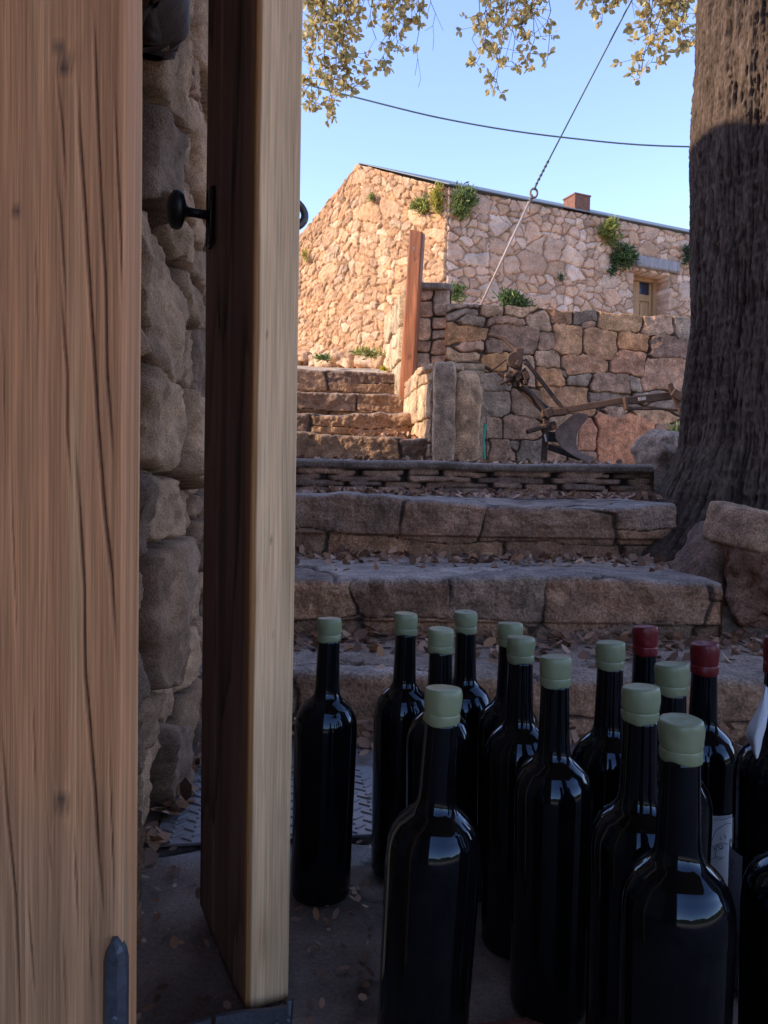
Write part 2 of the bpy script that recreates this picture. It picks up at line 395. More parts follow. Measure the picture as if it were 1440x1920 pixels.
def masonry(name, mat, O, U, N, w_, h_, res, field, parent=None, thick=0.25, top=None, u0=0.0, v0=0.0, V=(0, 0, 1), side=0.0, topdepth=None):
    """wall panel: a dense relief face with a body of the given thickness behind it"""
    O = np.array(O, float); U = np.array(Vector(U).normalized()); V = np.array(Vector(V).normalized()); N = np.array(Vector(N).normalized())
    nu = max(2, int(w_/res)+1); nv = max(2, int(h_/res)+1)
    u = np.linspace(0, w_, nu); v = np.linspace(0, h_, nv)
    uu, vv = np.meshgrid(u, v)
    hgt, c = field(uu+u0, vv+v0)
    vpos = vv.copy()
    if top is not None:
        t = top(uu+u0); vpos = vv*(h_+t)/h_
    # round the panel's edges back
    rim = np.ones_like(uu)
    Pm = O+uu[..., None]*U+vpos[..., None]*V+(hgt*rim)[..., None]*N
    n0 = nu*nv
    flip = np.dot(np.cross(U, V), N) < 0
    Fc = grid_faces(nv, nu, flip)
    idx = np.arange(n0).reshape(nv, nu)
    ring = np.concatenate([idx[0, :], idx[1:, -1], idx[-1, -2::-1], idx[-2:0:-1, 0]])
    Pf = Pm.reshape(-1, 3); rp = Pf[ring]
    base = O+((rp-O) @ U)[:, None]*U+((rp-O) @ V)[:, None]*V
    back = base-N*thick
    m_ = len(ring); mid = (rp+back)/2
    allv = np.concatenate([Pf, back]); j = np.arange(m_); j2 = (j+1) % m_
    sf = np.stack([ring[j], n0+j, n0+j2, ring[j2]], -1)
    if flip: sf = sf[:, ::-1]
    cc = np.concatenate([c.reshape(-1, 3), c.reshape(-1, 3)[ring]])
    allv = np.concatenate([allv, back.mean(0)[None]]); cc = np.concatenate([cc, cc[:1]])
    bf = np.stack([n0+j2, n0+j, np.full(m_, len(allv)-1), np.full(m_, len(allv)-1)], -1)
    if flip: bf = bf[:, ::-1]
    Fl = [tuple(q) for q in np.concatenate([Fc, sf])] if False else None
    Fq = np.concatenate([Fc, sf]).astype(np.int64)
    tri = bf[:, :3] if not flip else np.stack([n0+j, n0+j2, np.full(m_, len(allv)-1)], -1)
    # back as quads using a doubled centre is avoided: use a second centre ring of zero size
    inner = back*0.0+back.mean(0)
    inner = back*0.02+back.mean(0)*0.98
    allv = np.concatenate([allv[:-1], inner]); cc = np.concatenate([cc[:-1], c.reshape(-1, 3)[ring]])
    kf = np.stack([n0+j, n0+m_+j, n0+m_+j2, n0+j2], -1)
    if flip: kf = kf[:, ::-1]
    Fq = np.concatenate([Fq, kf])
    return mesh_obj(name, allv, Fq, mat, parent, cc, True, origin=tuple(O))

def rock(name, c, size, seed, mat=None, parent=None, rotz=0.0, tilt=(0, 0), p=4.0, rough=0.12, palette=TAN, n=26, colour=None):
    V = []; idx = {}; Fs = []
    lin = np.linspace(-1, 1, n+1); pts = []
    faces = []; off = 0
    for ax in range(3):
        for sg in (-1, 1):
            a, b = np.meshgrid(lin, lin)
            q = np.zeros((n+1, n+1, 3)); q[..., ax] = sg; q[..., (ax+1) % 3] = a; q[..., (ax+2) % 3] = b
            pts.append(q.reshape(-1, 3)); f = grid_faces(n+1, n+1, sg < 0)+off; faces.append(f); off += (n+1)**2
    Q = np.concatenate(pts); Fc = np.concatenate(faces)
    key = np.round(Q*1e4).astype(np.int64); _, first, inv = np.unique(key, axis=0, return_index=True, return_inverse=True)
    inv = inv.reshape(-1)
    Q = Q[first]; Fc = inv[Fc]
    nrm = (np.abs(Q)**p).sum(1)**(1/p); Q = Q/nrm[:, None]
    s = np.array(size)/2
    W = Q*s; k = 1/max(0.05, float(np.mean(size)))
    d = fbm(W[:, 0]*k*1.6+seed, W[:, 1]*k*1.6, W[:, 2]*k*1.6, seed, 3)*.8+.55*ridged(W[:, 0]*k*2.2+seed, W[:, 1]*k*2.2, W[:, 2]*k*2.2, seed+9, 5)+0.35*fbm(W[:, 0]*k*6+seed, W[:, 1]*k*6, W[:, 2]*k*6, seed+3, 4)
    nn = Q/np.linalg.norm(Q, axis=1)[:, None]
    W = W+nn*(d*rough*min(size)*1.6)[:, None]
    R = Matrix.Rotation(rotz, 3, 'Z') @ Matrix.Rotation(tilt[0], 3, 'X') @ Matrix.Rotation(tilt[1], 3, 'Y')
    W = W @ np.array(R).T
    base = np.array(colour if colour is not None else palette[seed % len(palette)])
    cc = base*(1+0.35*fbm(W[:, 0]*9, W[:, 1]*9, W[:, 2]*9, seed+5, 4)+.45*fbm(W[:, 0]*45, W[:, 1]*45, W[:, 2]*45, seed+6, 4))[:, None]
    return mesh_obj(name, W+np.array(c), Fc, mat or M_STONE, parent, cc, True, origin=tuple(c))

# ------------------------------------------------------------ the ground
def terrain(x, y):
    b = np.interp(y, [1.36, 1.48, 1.8, 1.95, 2.45, 2.60, 3.15, 3.35, 4.0], [-.035, .02, .02, .12, .12, .30, .30, .50, .52])
    st = np.interp(y, [4.0, 5.15, 5.4, 10.0, 12.5, 40], [.52, 1.12, 1.28, 2.06, 2.50, 3.2])
    wl = 4.98+0.2*(x-0.4)
    rt_ = np.where(y > wl, np.maximum(np.interp(y, [4.9, 10, 12.5, 40], [1.52, 2.25, 2.42, 3.2]), 0), .52)
    z = np.where(y <= 4.0, b, np.where(x > 0.22, rt_, st))
    # the slope the tree stands on, right of the steps
    k = ss(x, .75, 1.0)*ss(y, 1.35, 1.9)*(1-ss(y, 4.2, 4.6)); z = z+k*(0.07+.05*np.sin(x*9)*np.sin(y*7))
    return z
def make_ground():
    xs = np.unique(np.concatenate([np.linspace(-4, 6, 150), -4-np.geomspace(0.1, 600, 24), 6+np.geomspace(0.1, 600, 24)]))
    ys = np.unique(np.concatenate([np.linspace(0.98, 14, 220), 14+np.geomspace(0.2, 600, 24), 0.98-np.geomspace(0.1, 3.0, 4)[1:]*0.0-0.0, -np.geomspace(0.3, 600, 24)]))
    X, Y = np.meshgrid(xs, ys); Z = terrain(X, Y)
    far = np.maximum(np.abs(X), np.abs(Y)); Z = Z+0.012*fbm(X*6, Y*6, 0, 5, 3)
    Z = np.where(Y < 1.2, np.minimum(Z, -0.035), Z)
    Z = Z-0.02*np.clip(-Y-4, 0, 60)
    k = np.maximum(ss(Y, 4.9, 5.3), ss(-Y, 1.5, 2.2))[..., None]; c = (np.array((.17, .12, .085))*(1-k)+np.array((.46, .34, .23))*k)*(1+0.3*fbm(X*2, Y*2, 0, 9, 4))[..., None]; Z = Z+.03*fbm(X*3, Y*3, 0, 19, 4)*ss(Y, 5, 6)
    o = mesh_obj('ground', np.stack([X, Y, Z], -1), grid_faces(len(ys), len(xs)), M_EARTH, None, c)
    tag(o, 'brown earth ground around the stone steps', kind='structure')
make_ground()

def make_hills():
    a = np.linspace(math.radians(185), math.radians(355), 160); r = np.linspace(0, 1, 24)
    A, R = np.meshgrid(a, r); D = 90+R*260
    H = -3+ss(R, 0, 0.7)*(30+14*fbm(A*5, R*2, 0, 3, 4))+2.0*fbm(A*60, R*20, 0, 4, 3)
    X = D*np.cos(A); Y = D*np.sin(A)
    c = np.array((.09, .085, .04))*(1+0.6*fbm(A*80, R*30, 0, 6, 3))[..., None]
    o = mesh_obj('hills', np.stack([X, Y, H], -1), grid_faces(24, 160), M_EARTH, None, c)
    tag(o, 'scrub covered hills behind the cellar', kind='structure')
make_hills()

def make_floor():
    nx, ny = 420, 330
    xs = np.linspace(-1.6, 2.6, nx); ys = np.concatenate([np.linspace(-1.8, 0.3, 60), np.linspace(0.31, 1.46, ny-60)])
    X, Y = np.meshgrid(xs, ys)
    e = np.clip(fbm(X*9, Y*9, 0, 21, 4), -1, 1)
    outer = ss(Y+0.03*fbm(X*12, 0*X, 0, 2, 3), 0.92, 0.97)   # flagged strip beyond the threshold
    f1, f2, i = voro(X/0.26+3, Y/0.2+0.3*fbm(X*4, Y*4, 0, 3, 2), 31)
    joint = ss(f2-f1, 0.02, 0.10)
    Z = (1-outer)*(0.0022*e+.0015*fbm(X*40, Y*40, 0, 45, 3))+outer*(joint*0.010*(0.7+0.5*i)-0.012+0.004*e)
    cin = np.array((.215, .155, .12))*(1+0.25*e+.35*fbm(X*26, Y*26, 0, 44, 5))[..., None]*(1-.5*np.exp(-((np.abs(fbm(X*2.5, Y*2.5, 0, 71, 4)))/.012)**2))[..., None]
    cout = np.where(joint[..., None] > .4, pal(i, [(.24, .215, .20), (.21, .175, .155), (.27, .24, .22)]), np.array((.07, .055, .045)))*(1+0.3*fbm(X*16, Y*16, 0, 8, 4))[..., None]
    c = cin*(1-outer[..., None])+cout*outer[..., None]
    o = mesh_obj('floor', np.stack([X, Y, Z], -1), grid_faces(ny, nx), M_CONC, None, c, origin=(0, 0, 0))
    tag(o, 'grey concrete cellar floor running out to rough flagstones', kind='structure')
make_floor()

# ------------------------------------------------------------ steps
def step(name, A, B, z0, z1, depth, res, frise, ftread, parent, nose=0.02, zw=0.010, over=0.0, rise_up=0.02, seed=1, label=None, zend=0.0, of=.38):
    """one step from A to B (left to right, front edge), riser + tread as one relief mesh"""
    A = Vector((*A, 0)); B = Vector((*B, 0)); d = (B-A); L = d.length; d.normalize(); back = Vector((-d.y, d.x, 0))
    H = z1-z0; nu = int(L/res)+1; nr = int(H/res)+1; nt_ = int(depth/(res*1.3))+1
    u = np.linspace(0, L, nu); v = np.concatenate([np.linspace(0, H, nr), H+np.linspace(0, depth, nt_)[1:]])
    uu, vv = np.meshgrid(u, v)
    rise = vv <= H
    hr, cr = frise(uu, np.minimum(vv, H)); ht, ct = ftread(uu, np.maximum(vv-H, 0))
    k = ss(vv, H-0.007, H+0.007)
    nosev = nose*fbm(u*2.2, 0*u+seed, 0, seed+40, 3)+0*uu+(0.45*nose*fbm(uu*13, vv*16, 0, seed+41, 4)+.14*nose*ridged(uu*30, vv*30, 0, seed+43, 3))
    zwv = zw*fbm(u*1.7, 0*u+seed, 3, seed+42, 3)*2+0.5*zw*fbm(u*13, 0*u, 0, seed+44, 4)
    yb = np.where(rise, 0, vv-H)+nosev*ss(vv, H*0.1, H*.8)*(1-ss(vv-H, 0.05, 0.25))
    zz = np.where(rise, vv, H)+(zwv[None, :])*ss(vv, H*0.3, H)*(1-0.7*ss(vv-H, 0.1, 0.4))+rise_up*np.clip((vv-H)/depth, 0, 1)+zend*uu/L
    yb = yb-hr*(1-k)*1.0-over*ss(vv, H*of, H*of+.008)*(1-ss(vv-H, 0.02, 0.12))-hr*0.6*k*(1-ss(vv-H, 0, .03))
    # rounded arris
    ar = np.exp(-((vv-H)/0.008)**2)*0.003
    zz = zz+ht*k-ar; yb = yb+ar
    Pm = np.array(A)[None, None]+uu[..., None]*np.array(d)+yb[..., None]*np.array(back); Pm[..., 2] += z0+zz
    c = cr*(1-k[..., None])+ct*k[..., None]
    nv = len(v)
    # ends and body
    Fc = grid_faces(nv, nu); n0 = nu*nv; idx = np.arange(n0).reshape(nv, nu)
    V = [Pm.reshape(-1, 3)]; C = [c.reshape(-1, 3)]; Fs = [Fc]; off = n0
    for col, fl in ((0, True), (nu-1, False)):
        line = idx[:, col]; pl = Pm[:, col]; low = pl.copy(); low[:, 2] = z0-0.03
        V.append(low); C.append(c[:, col]); j = np.arange(nv-1)
        q = np.stack([line[j], line[j+1], off+j+1, off+j], -1)
        Fs.append(q[:, ::-1] if not fl else q); off += nv
    o = mesh_obj(name, np.concatenate(V), np.concatenate(Fs).astype(np.int64), M_STONE, parent, np.concatenate(C), True, origin=(A.x, A.y, z0))
    if label: o['label'] = label
    return o

def tread_field(seed, pal_=[(.32, .25, .205), (.29, .215, .165), (.35, .275, .225)]):
    return f_voro(0.42, 0.24, pal_, (.07, .055, .045), seed, joint=0.03, depth=0.007, rand=0.6, warp=0.5, face=0.5)

fl = empty('broad_steps', (0, 1.42, 0))
tag(fl, 'wide lower flight of rough stone steps strewn with dry leaves, behind the bottles', 'steps')
MORT = (.085, .058, .042)
step('step', (-1.28, 1.42), (1.05, 1.45), 0.0, .105, .44, .004, f_rects(courses(3.4, .105, [.7, 1.3], .14, .5, 3), DARKS, MORT, 3, depth=.012, joint=.0025, p=12, rand=.8), tread_field(4), fl, seed=3, rise_up=.004)
step('step', (-1.28, 1.83), (.83, 1.845), .10, .250, .66, .003,
     f_rects(courses(3.0, .15, [.75, 1.45], .16, .7, 12), DARKS, MORT, 13, shear=1.0, depth=.013, joint=.0024, p=14, warp=.05, wscale=4, rand=.8), tread_field(14), fl, seed=13, nose=.035, zw=.014, rise_up=.006, over=.016, of=.34)
step('step', (-1.28, 2.44), (.945, 2.46), .245, .437, .78, .0035,
     f_rects(courses(2.8, .19, [.85, 1.25], .18, .62, 25), DARKS, MORT, 26, shear=1.0, depth=.016, joint=.0026, p=14, warp=.055, wscale=4, rand=.8), tread_field(28), fl, seed=22, nose=.035, zw=.014, rise_up=.02, over=.02, of=.405)
# thin stacked slates with a slab on top
def slate_field(seed):
    r = random.Random(seed); out = []
    y = 0.0
    for hh in (.030, .028, .026, .026, .024):
        x = -.1
        while x < 2.8:
            ww = r.uniform(.10, .34); out.append((x+ww/2, y+hh/2+r.uniform(-.004, .004), ww/2, hh/2)); x += ww
        y += hh
    x = -.2
    while x < 2.8:
        ww = r.uniform(.5, .95); out.append((x+ww/2, y+.018, ww/2, .02)); x += ww
    base = f_rects(out, [(.44, .27, .18), (.34, .21, .145), (.48, .30, .20), (.28, .185, .14)], (.03, .022, .018), seed, joint=.0035, depth=.035, p=7, warp=.010, wscale=7, rand=.9, face=.2)
    def f(u, v):
        h, c = base(u, v); k = ss(v, y-.004, y+.002); h = h*(1-k)+(0.050+0.1*h)*k
        return h, c*(1-k[..., None])+np.array((.19, .14, .105))*k[..., None]*(1+.25*fbm(u*20, v*20, 0, 4, 3))[..., None]
    return f
step('step', (-1.28, 3.02), (1.13, 3.20), .425, .590, .95, .005, slate_field(8), tread_field(33), fl, seed=35, nose=.02, zw=.006, rise_up=.0,
     label='low riser of thin stacked slates under a slab')

fu = empty('upper_steps', (-.3, 4.0, .59))
tag(fu, 'narrow upper flight of rubble stone steps climbing to the sunlit stone house', 'steps')
def flank_x(y): return .267-.154*(y-3.9)
UP = [(4.00, .57, .752), (4.35, .73, .905), (4.70, .89, 1.072), (5.05, 1.05, 1.262)]
for k, (y, z0, z1) in enumerate(UP):
    step('step', (-1.1, y-.10), (flank_x(y)+(.11, .04, .02, .02)[k], y+.09), z0, z1, .40 if k < 3 else .55, .005,
         f_rects(courses(1.6, z1-z0, [.55, 1.2], .22, .75, 50+k), [(.36, .205, .115), (.29, .17, .10), (.40, .23, .125), (.24, .15, .10)], MORT, 60+k, depth=.016, joint=.003, p=12, warp=.04, wscale=4, shear=.8), tread_field(70+k, [(.32, .25, .20), (.28, .22, .17)]), fu, seed=80+k, nose=.045, zw=.016, rise_up=.004, over=.022, of=.32)

# ------------------------------------------------------------ flank wall beside the upper steps
fw = empty('stair_wall', (.3, 4.0, .55)); tag(fw, 'short stone wall with sunlit side face flanking the upper steps', 'stone wall')
a = Vector((flank_x(3.93), 3.93, .55)); b = Vector((flank_x(4.86), 4.86, .55)); ud = (a-b).normalized(); nd = Vector((-ud.y, ud.x, 0)); nd = nd if nd.x < 0 else -nd
def fl_top(u): return 0.02*fbm(u*5, 0*u, 0, 77, 3)
masonry('rubble_core', M_STONE, b, ud, nd, (a-b).length, .60, .005, f_rects(courses(1.0, .62, [1, .8, 1.1, .7], .10, .26, 91), [(.50, .32, .19), (.46, .29, .165), (.54, .36, .21)], (.25, .16, .10), 92, depth=.035, joint=.009, p=3.5, warp=.03), fw, thick=.26, top=fl_top)
c0 = P(834, 752, 3.80)
rock('upright_slab', (c0.x+.004, 3.86, .86), (.110, .16, .53), 5, None, fw, rotz=-.1, p=8, rough=.07, colour=(.46, .31, .20), n=40)
rock('upright_slab', (.402, 3.92, .825), (.150, .24, .52), 11, None, fw, rotz=.15, tilt=(0, .05), p=3.6, rough=.09, colour=(.56, .33, .18), n=40)
rock('cap_stone', (.325, 4.08, 1.115), (.22, .34, .035), 13, None, fw, rotz=-.2, p=5, rough=.12, colour=(.48, .31, .20), n=30)

# pier at the head of the stairs
pr = empty('stone_pier', (.27, 4.85, .55)); tag(pr, 'squat rubble stone pier behind the red timber post', 'pier')
masonry('front_face', M_STONE, (.125, 4.86, .55), (1, 0, 0), (0, -1, 0), .285, 1.22, .005, f_rects(courses(.3, 1.25, [1, .8, 1.2, .7, 1, .8, 1.1], .10, .2, 14), TAN, MORT, 15, depth=.03, joint=.009), pr, thick=.5, top=lambda u: .012*fbm(u*9, 0*u, 0, 3, 3))
a = Vector((flank_x(5.52), 5.52, 1.05)); b = Vector((.118, 4.88, 1.05)); ud = (b-a).normalized(); nd = Vector((-ud.y, ud.x, 0)); nd = nd if nd.x < 0 else -nd
masonry('side_face', M_STONE, a, ud, nd, (b-a).length, .68, .006, f_rects(courses(.7, .8, [1, .8, 1.2], .12, .3, 19), [(.50, .36, .22), (.46, .32, .19)], (.25, .17, .11), 19, depth=.035, joint=.009, p=3.5), pr, thick=.2)
rock('cap_stone', (.27, 5.0, 1.775), (.32, .40, .055), 23, None, pr, p=5, rough=.05, colour=(.25, .19, .14))

# ------------------------------------------------------------ terrace wall, laid out stone by stone
TW_A = Vector((.38, 4.82, .50)); TW_B = Vector((2.75, 5.29, .50)); tu = (TW_B-TW_A).normalized(); tn = Vector((tu.y, -tu.x, 0))
SZ = [(55,65,215,100),(105,118,215,150),(130,148,250,205),(220,90,355,150),(355,98,500,148),(262,155,470,200),(470,140,598,235),(600,108,718,188),(722,120,855,190),(855,125,1095,235),(1100,140,1250,262),(1265,155,1385,285),(95,205,265,285),(120,280,245,335),(270,205,540,350),(610,190,780,360),(785,232,972,380),(972,245,1140,338),(1140,270,1385,385),(535,245,638,335),(75,340,200,395),(255,280,350,360),(525,338,655,425),(670,365,920,465),(930,345,1110,472),(1090,385,1340,545),(1340,420,1460,540),(250,358,370,440),(190,460,400,560),(520,428,680,530),(690,470,812,535),(828,470,1030,570),(1010,480,1095,560),(195,560,388,700),(400,545,575,700),(530,535,812,650),(820,570,1040,640),(1045,665,1250,750),(860,680,1175,950),(900,640,1025,720),(1160,735,1340,830),(1175,600,1380,665),(205,695,340,818),(345,698,530,820),(270,820,400,935),(365,830,440,880),(440,825,575,935),(595,865,695,935),(755,760,858,880),(590,700,750,850),(700,880,860,950),(1110,840,1340,970),(1040,560,1200,600),(200,830,270,935),(380,360,520,450),(400,440,520,530),(60,400,190,470),(40,480,185,600),(30,610,190,760),(30,770,190,930),(1350,560,1500,700),(1350,720,1520,850),(1390,280,1560,400),(1390,150,1560,270),(1480,420,1640,540),(1350,860,1500,960),(760,196,850,230),(1040,240,1080,262),(655,430,690,470)]
WC = {14: (.20,.17,.14), 21: (.17,.15,.13), 12: (.33,.24,.14), 15: (.36,.27,.175), 16: (.33,.25,.165), 17: (.38,.26,.15), 9: (.34,.27,.17), 18: (.20,.17,.145), 25: (.33,.26,.20), 38: (.40,.25,.165), 34: (.19,.165,.13), 29: (.36,.25,.15), 35: (.34,.25,.16), 23: (.33,.245,.17), 37: (.36,.29,.20), 27: (.33,.24,.13), 48: (.38,.25,.18), 24: (.30,.215,.16), 7: (.25,.18,.12)}
rects = []; cols = []
for k, (x0, y0, x1, y1) in enumerate(SZ):
    q0 = on_plane(820+x0/2.88, 540+y1/2.88, TW_A, tn); q1 = on_plane(820+x1/2.88, 540+y0/2.88, TW_A, tn)
    ua = (q0-TW_A).dot(tu); ub = (q1-TW_A).dot(tu); rects.append(((ua+ub)/2, (q0.z+q1.z)/2-.5, (ub-ua)/2, (q1.z-q0.z)/2)); cols.append(WC.get(k))
rects += courses(.9, 1.2, [1, .8, 1.1, .9, 1.2], .14, .34, 8, x0=1.92); cols += [None]*(len(rects)-len(cols))
tw = empty('terrace_wall', TW_A); tag(tw, 'dry stone retaining wall of squared granite blocks behind the rusty plough', 'stone wall')
tw_top = on_plane(1060, 583, TW_A, tn).z-.5
masonry('wall_face', M_STONE, TW_A, tu, tn, (TW_B-TW_A).length, tw_top, .005,
        f_rects(rects, TAN, (.13, .088, .058), 7, joint=.0065, depth=.030, p=9, warp=.03, wscale=8, cols=cols), tw, thick=.28,
        top=lambda u: .016*fbm(u*6, 0*u, 0, 3, 3)+.008*fbm(u*22, 0*u, 0, 8, 2))

# ------------------------------------------------------------ the stone house
HC = P(833, 700, 10.0); HX, HY = HC.x, 10.0
ul = Vector((.917, .399, 0)).normalized(); nl = Vector((ul.y, -ul.x, 0))
ug = Vector((-.68, .733, 0)).normalized(); ng = Vector((ug.y, -ug.x, 0)); ng = ng if ng.x < 0 else -ng
def house_z(px, py, n): return on_plane(px, py, (HX, HY, 0), n)
eave = house_z(836, 352, nl).z
hb = 2.10
hs = empty('stone_house', (HX, HY, hb)); tag(hs, 'old granite cottage with sunlit gable and low door beyond the steps', 'house')
def along(v, dd): return (Vector((v.x-HX, v.y-HY, 0))).dot(dd)
# long wall, in panels around the door
d0 = along(house_z(1184, 540, nl), ul); d1 = along(house_z(1250, 540, nl), ul); dtop = house_z(1215, 512, nl).z
LW = 8.5
def ez(px, py): return house_z(px, py, nl).z
eave_r = ez(1285, 441); ur = along(house_z(1285, 441, nl), ul); slope_e = (eave_r-eave)/ur
ffl = f_voro(.16, .125, [(.58, .37, .25), (.55, .34, .22), (.60, .40, .27), (.52, .34, .235), (.58, .355, .22), (.62, .445, .33)], (.39, .24, .15), 101, joint=.08, depth=.045, warp=.45, rand=.55, face=.3, big=.3)
topl = lambda u: slope_e*u
hO = Vector((HX, HY, hb))
masonry('wall', M_HSTONE, hO, ul, nl, d0, eave-hb, .012, ffl, hs, thick=.45, top=topl)
masonry('wall', M_HSTONE, hO+ul*d1, ul, nl, LW-d1, eave-hb, .014, ffl, hs, thick=.45, top=topl, u0=d1)
masonry('wall', M_HSTONE, hO+ul*d0+Vector((0, 0, dtop+.0-hb)), ul, nl, d1-d0, eave-dtop, .012, ffl, hs, thick=.45, top=topl, u0=d0, v0=dtop-hb)
# gable
pk = on_plane(674, 309, (HX, HY, 0), ng); tpk = along(pk, ug); lf = on_plane(560, 449, (HX, HY, 0), ng); tlf = along(lf, ug)
GW = tpk+(pk.z-eave)/((pk.z-lf.z)/(tlf-tpk))
def gtop(u):
    t = GW-u      # u runs from the far end towards the corner
    z = np.where(t < tpk, eave+(pk.z-eave)*t/tpk, pk.z-(pk.z-lf.z)*(t-tpk)/(tlf-tpk))
    return z-eave+.018*fbm(u*5, 0*u, 0, 6, 2)
fg = f_voro(.155, .105, [(.48, .275, .145), (.455, .25, .125), (.50, .295, .16), (.44, .255, .14), (.49, .265, .13), (.52, .335, .20)], (.37, .195, .10), 202, joint=.085, depth=.042, warp=.7, rand=.6, face=.45, big=.22)
masonry('gable_wall', M_HSTONE, Vector((HX, HY, hb))+ug*GW, -ug, ng, GW, eave-hb, .012, fg, hs, thick=.45, top=gtop)
# roof of pale metal sheet
mb = MB(); RC = (.15, .17, .175)
e0 = Vector((HX, HY, eave+.02))+nl*.07-ul*.02; e1 = Vector((HX, HY, eave+.02+slope_e*LW))+ul*LW+nl*.07
r0 = Vector((pk.x, pk.y, pk.z+.02)); r1 = r0+ul*LW+Vector((0, 0, slope_e*LW))
l0 = Vector((HX, HY, eave))+ug*GW-ul*.0; l1 = l0+ul*LW
l0.z = eave; l1.z = eave+slope_e*LW
def slab(a_, b_, c_, d_, t=.014):
    V = [a_, b_, c_, d_]+[q+Vector((0, 0, t)) for q in (a_, b_, c_, d_)]
    mb.add([tuple(q) for q in V], [(3, 2, 1, 0), (4, 5, 6, 7), (0, 1, 5, 4), (1, 2, 6, 5), (2, 3, 7, 6), (3, 0, 4, 7)], RC)
slab(e0, e1, r1, r0); slab(r0+ug*.004, r1+ug*.004, l1, l0)
mb.build('roof', M_ROOF, hs)
# chimney of rusty sheet
cu = along(house_z(1084, 400, nl), ul)+.14; mb = MB()
cc = Vector((HX, HY, 0))+ul*cu-nl*.22; cz = eave+slope_e*cu+.0
RZ = Matrix((ul, -nl, Vector((0, 0, 1)))).transposed()
prof = [(.18, -.08), (.18, -.02), (.135, .07), (.135, .31), (.145, .315), (.145, .335), (.12, .335)]
V = []; 
for r_, z_ in prof:
    for sx, sy in ((-1, -1), (1, -1), (1, 1), (-1, 1)): q = cc+ul*sx*r_-nl*sy*r_; V.append((q.x, q.y, cz+z_))
Fs = [(i*4+k, i*4+(k+1) % 4, i*4+4+(k+1) % 4, i*4+4+k) for i in range(len(prof)-1) for k in range(4)]+[(24, 25, 26, 27)]
mb.add(V, Fs, (.20, .085, .05)); mb.build('chimney', M_RUST, hs)
# lintel, jamb, door
def hb_box(mb_, ua, ub, za, zb, na, nb, colr, bev=.004):
    c_ = Vector((HX, HY, 0))+ul*((ua+ub)/2)+nl*((na+nb)/2); c_.z = (za+zb)/2
    mb_.box(c_, (abs(ub-ua), abs(nb-na), abs(zb-za)), Matrix((ul, -nl, Vector((0, 0, 1)))).transposed(), colr, bev)
la = along(house_z(1187, 495, nl), ul); lb = along(house_z(1268, 500, nl), ul); lz0 = ez(1225, 508); lz1 = ez(1225, 487)
mb = MB(); hb_box(mb, la, lb, lz0, lz1, -.1, .10, (.27, .25, .245), .02); mb.build('lintel', M_POSTW, hs)
mb = MB(); hb_box(mb, d1+.004, d1+.022, hb, dtop, -.34, .03, (.33, .27, .21)); mb.build('door_jamb', M_POSTW, hs)
dr = empty('door', Vector((HX, HY, 0))+ul*((d0+d1)/2)-nl*.3+Vector((0, 0, hb))); dr.parent = hs; dr.location = dr.location-hs.location
mb = MB(); WD = (.42, .26, .135)
hb_box(mb, d0+.00, d0+.07, hb, dtop, -.30, -.20, WD); hb_box(mb, d1-.07, d1-.0, hb, dtop, -.30, -.20, WD); hb_box(mb, d0+.07, d1-.07, dtop-.06, dtop, -.30, -.20, WD)
def sub(mb_, nm, mat): 
    o = mb_.build(nm, mat, None); o.parent = dr; o.location = -Vector(dr.location)-Vector(hs.location); return o
sub(mb, 'door_frame', M_POSTW)
mb = MB(); a0, a1 = d0+.07, d1-.07
ga = max(a0+.02, along(on_plane(1198, 535, Vector((HX, HY, 0))-nl*.26, nl), ul)); gb = min(a1-.03, along(on_plane(1217, 535, Vector((HX, HY, 0))-nl*.26, nl), ul))
gz0 = on_plane(1208, 553, Vector((HX, HY, 0))-nl*.26, nl).z; gz1 = on_plane(1208, 523, Vector((HX, HY, 0))-nl*.26, nl).z
hb_box(mb, a0, ga, hb, dtop-.06, -.29, -.25, WD, .002); hb_box(mb, gb, a1, hb, dtop-.06, -.29, -.25, WD, .002)
hb_box(mb, ga, gb, gz1, dtop-.06, -.29, -.25, WD, .002); hb_box(mb, ga, gb, gz0-.10, gz0, -.29, -.25, WD, .002)
hb_box(mb, ga, gb, hb, gz0-.10, -.285, -.27, WD, .001); hb_box(mb, ga+.03, gb-.03, gz0-.42, gz0-.14, -.27, -.255, WD, .006)
sub(mb, 'door_leaf', M_POSTW)
mb = MB(); hb_box(mb, ga, gb, gz0, gz1, -.28, -.27, (.5,)*3, 0); sub(mb, 'window_pane', M_PANE)

# rubble at the gable's foot
r_ = random.Random(5)
rb = empty('foundation_stones', Vector((HX, HY, hb))+ug*2)
tag(rb, 'low row of loose rubble stones along the foot of the sunlit gable', 'stones')
for k in range(26):
    t = .2+k*.15; q = Vector((HX, HY, 0))+ug*t+ng*(.30+r_.uniform(0, .3)); zt = float(terrain(np.array(q.x), np.array(q.y)))
    rock('stone', (q.x, q.y, zt+.06+r_.uniform(0, .2)*(k % 2)), (r_.uniform(.18, .34), .2, r_.uniform(.12, .24)), 300+k, M_HSTONE, rb, rotz=r_.uniform(0, 3), tilt=(r_.uniform(-.3, .3), r_.uniform(-.4, .4)), p=5, rough=.2, palette=[(.50, .30, .165), (.46, .27, .14), (.54, .35, .21)], n=12)

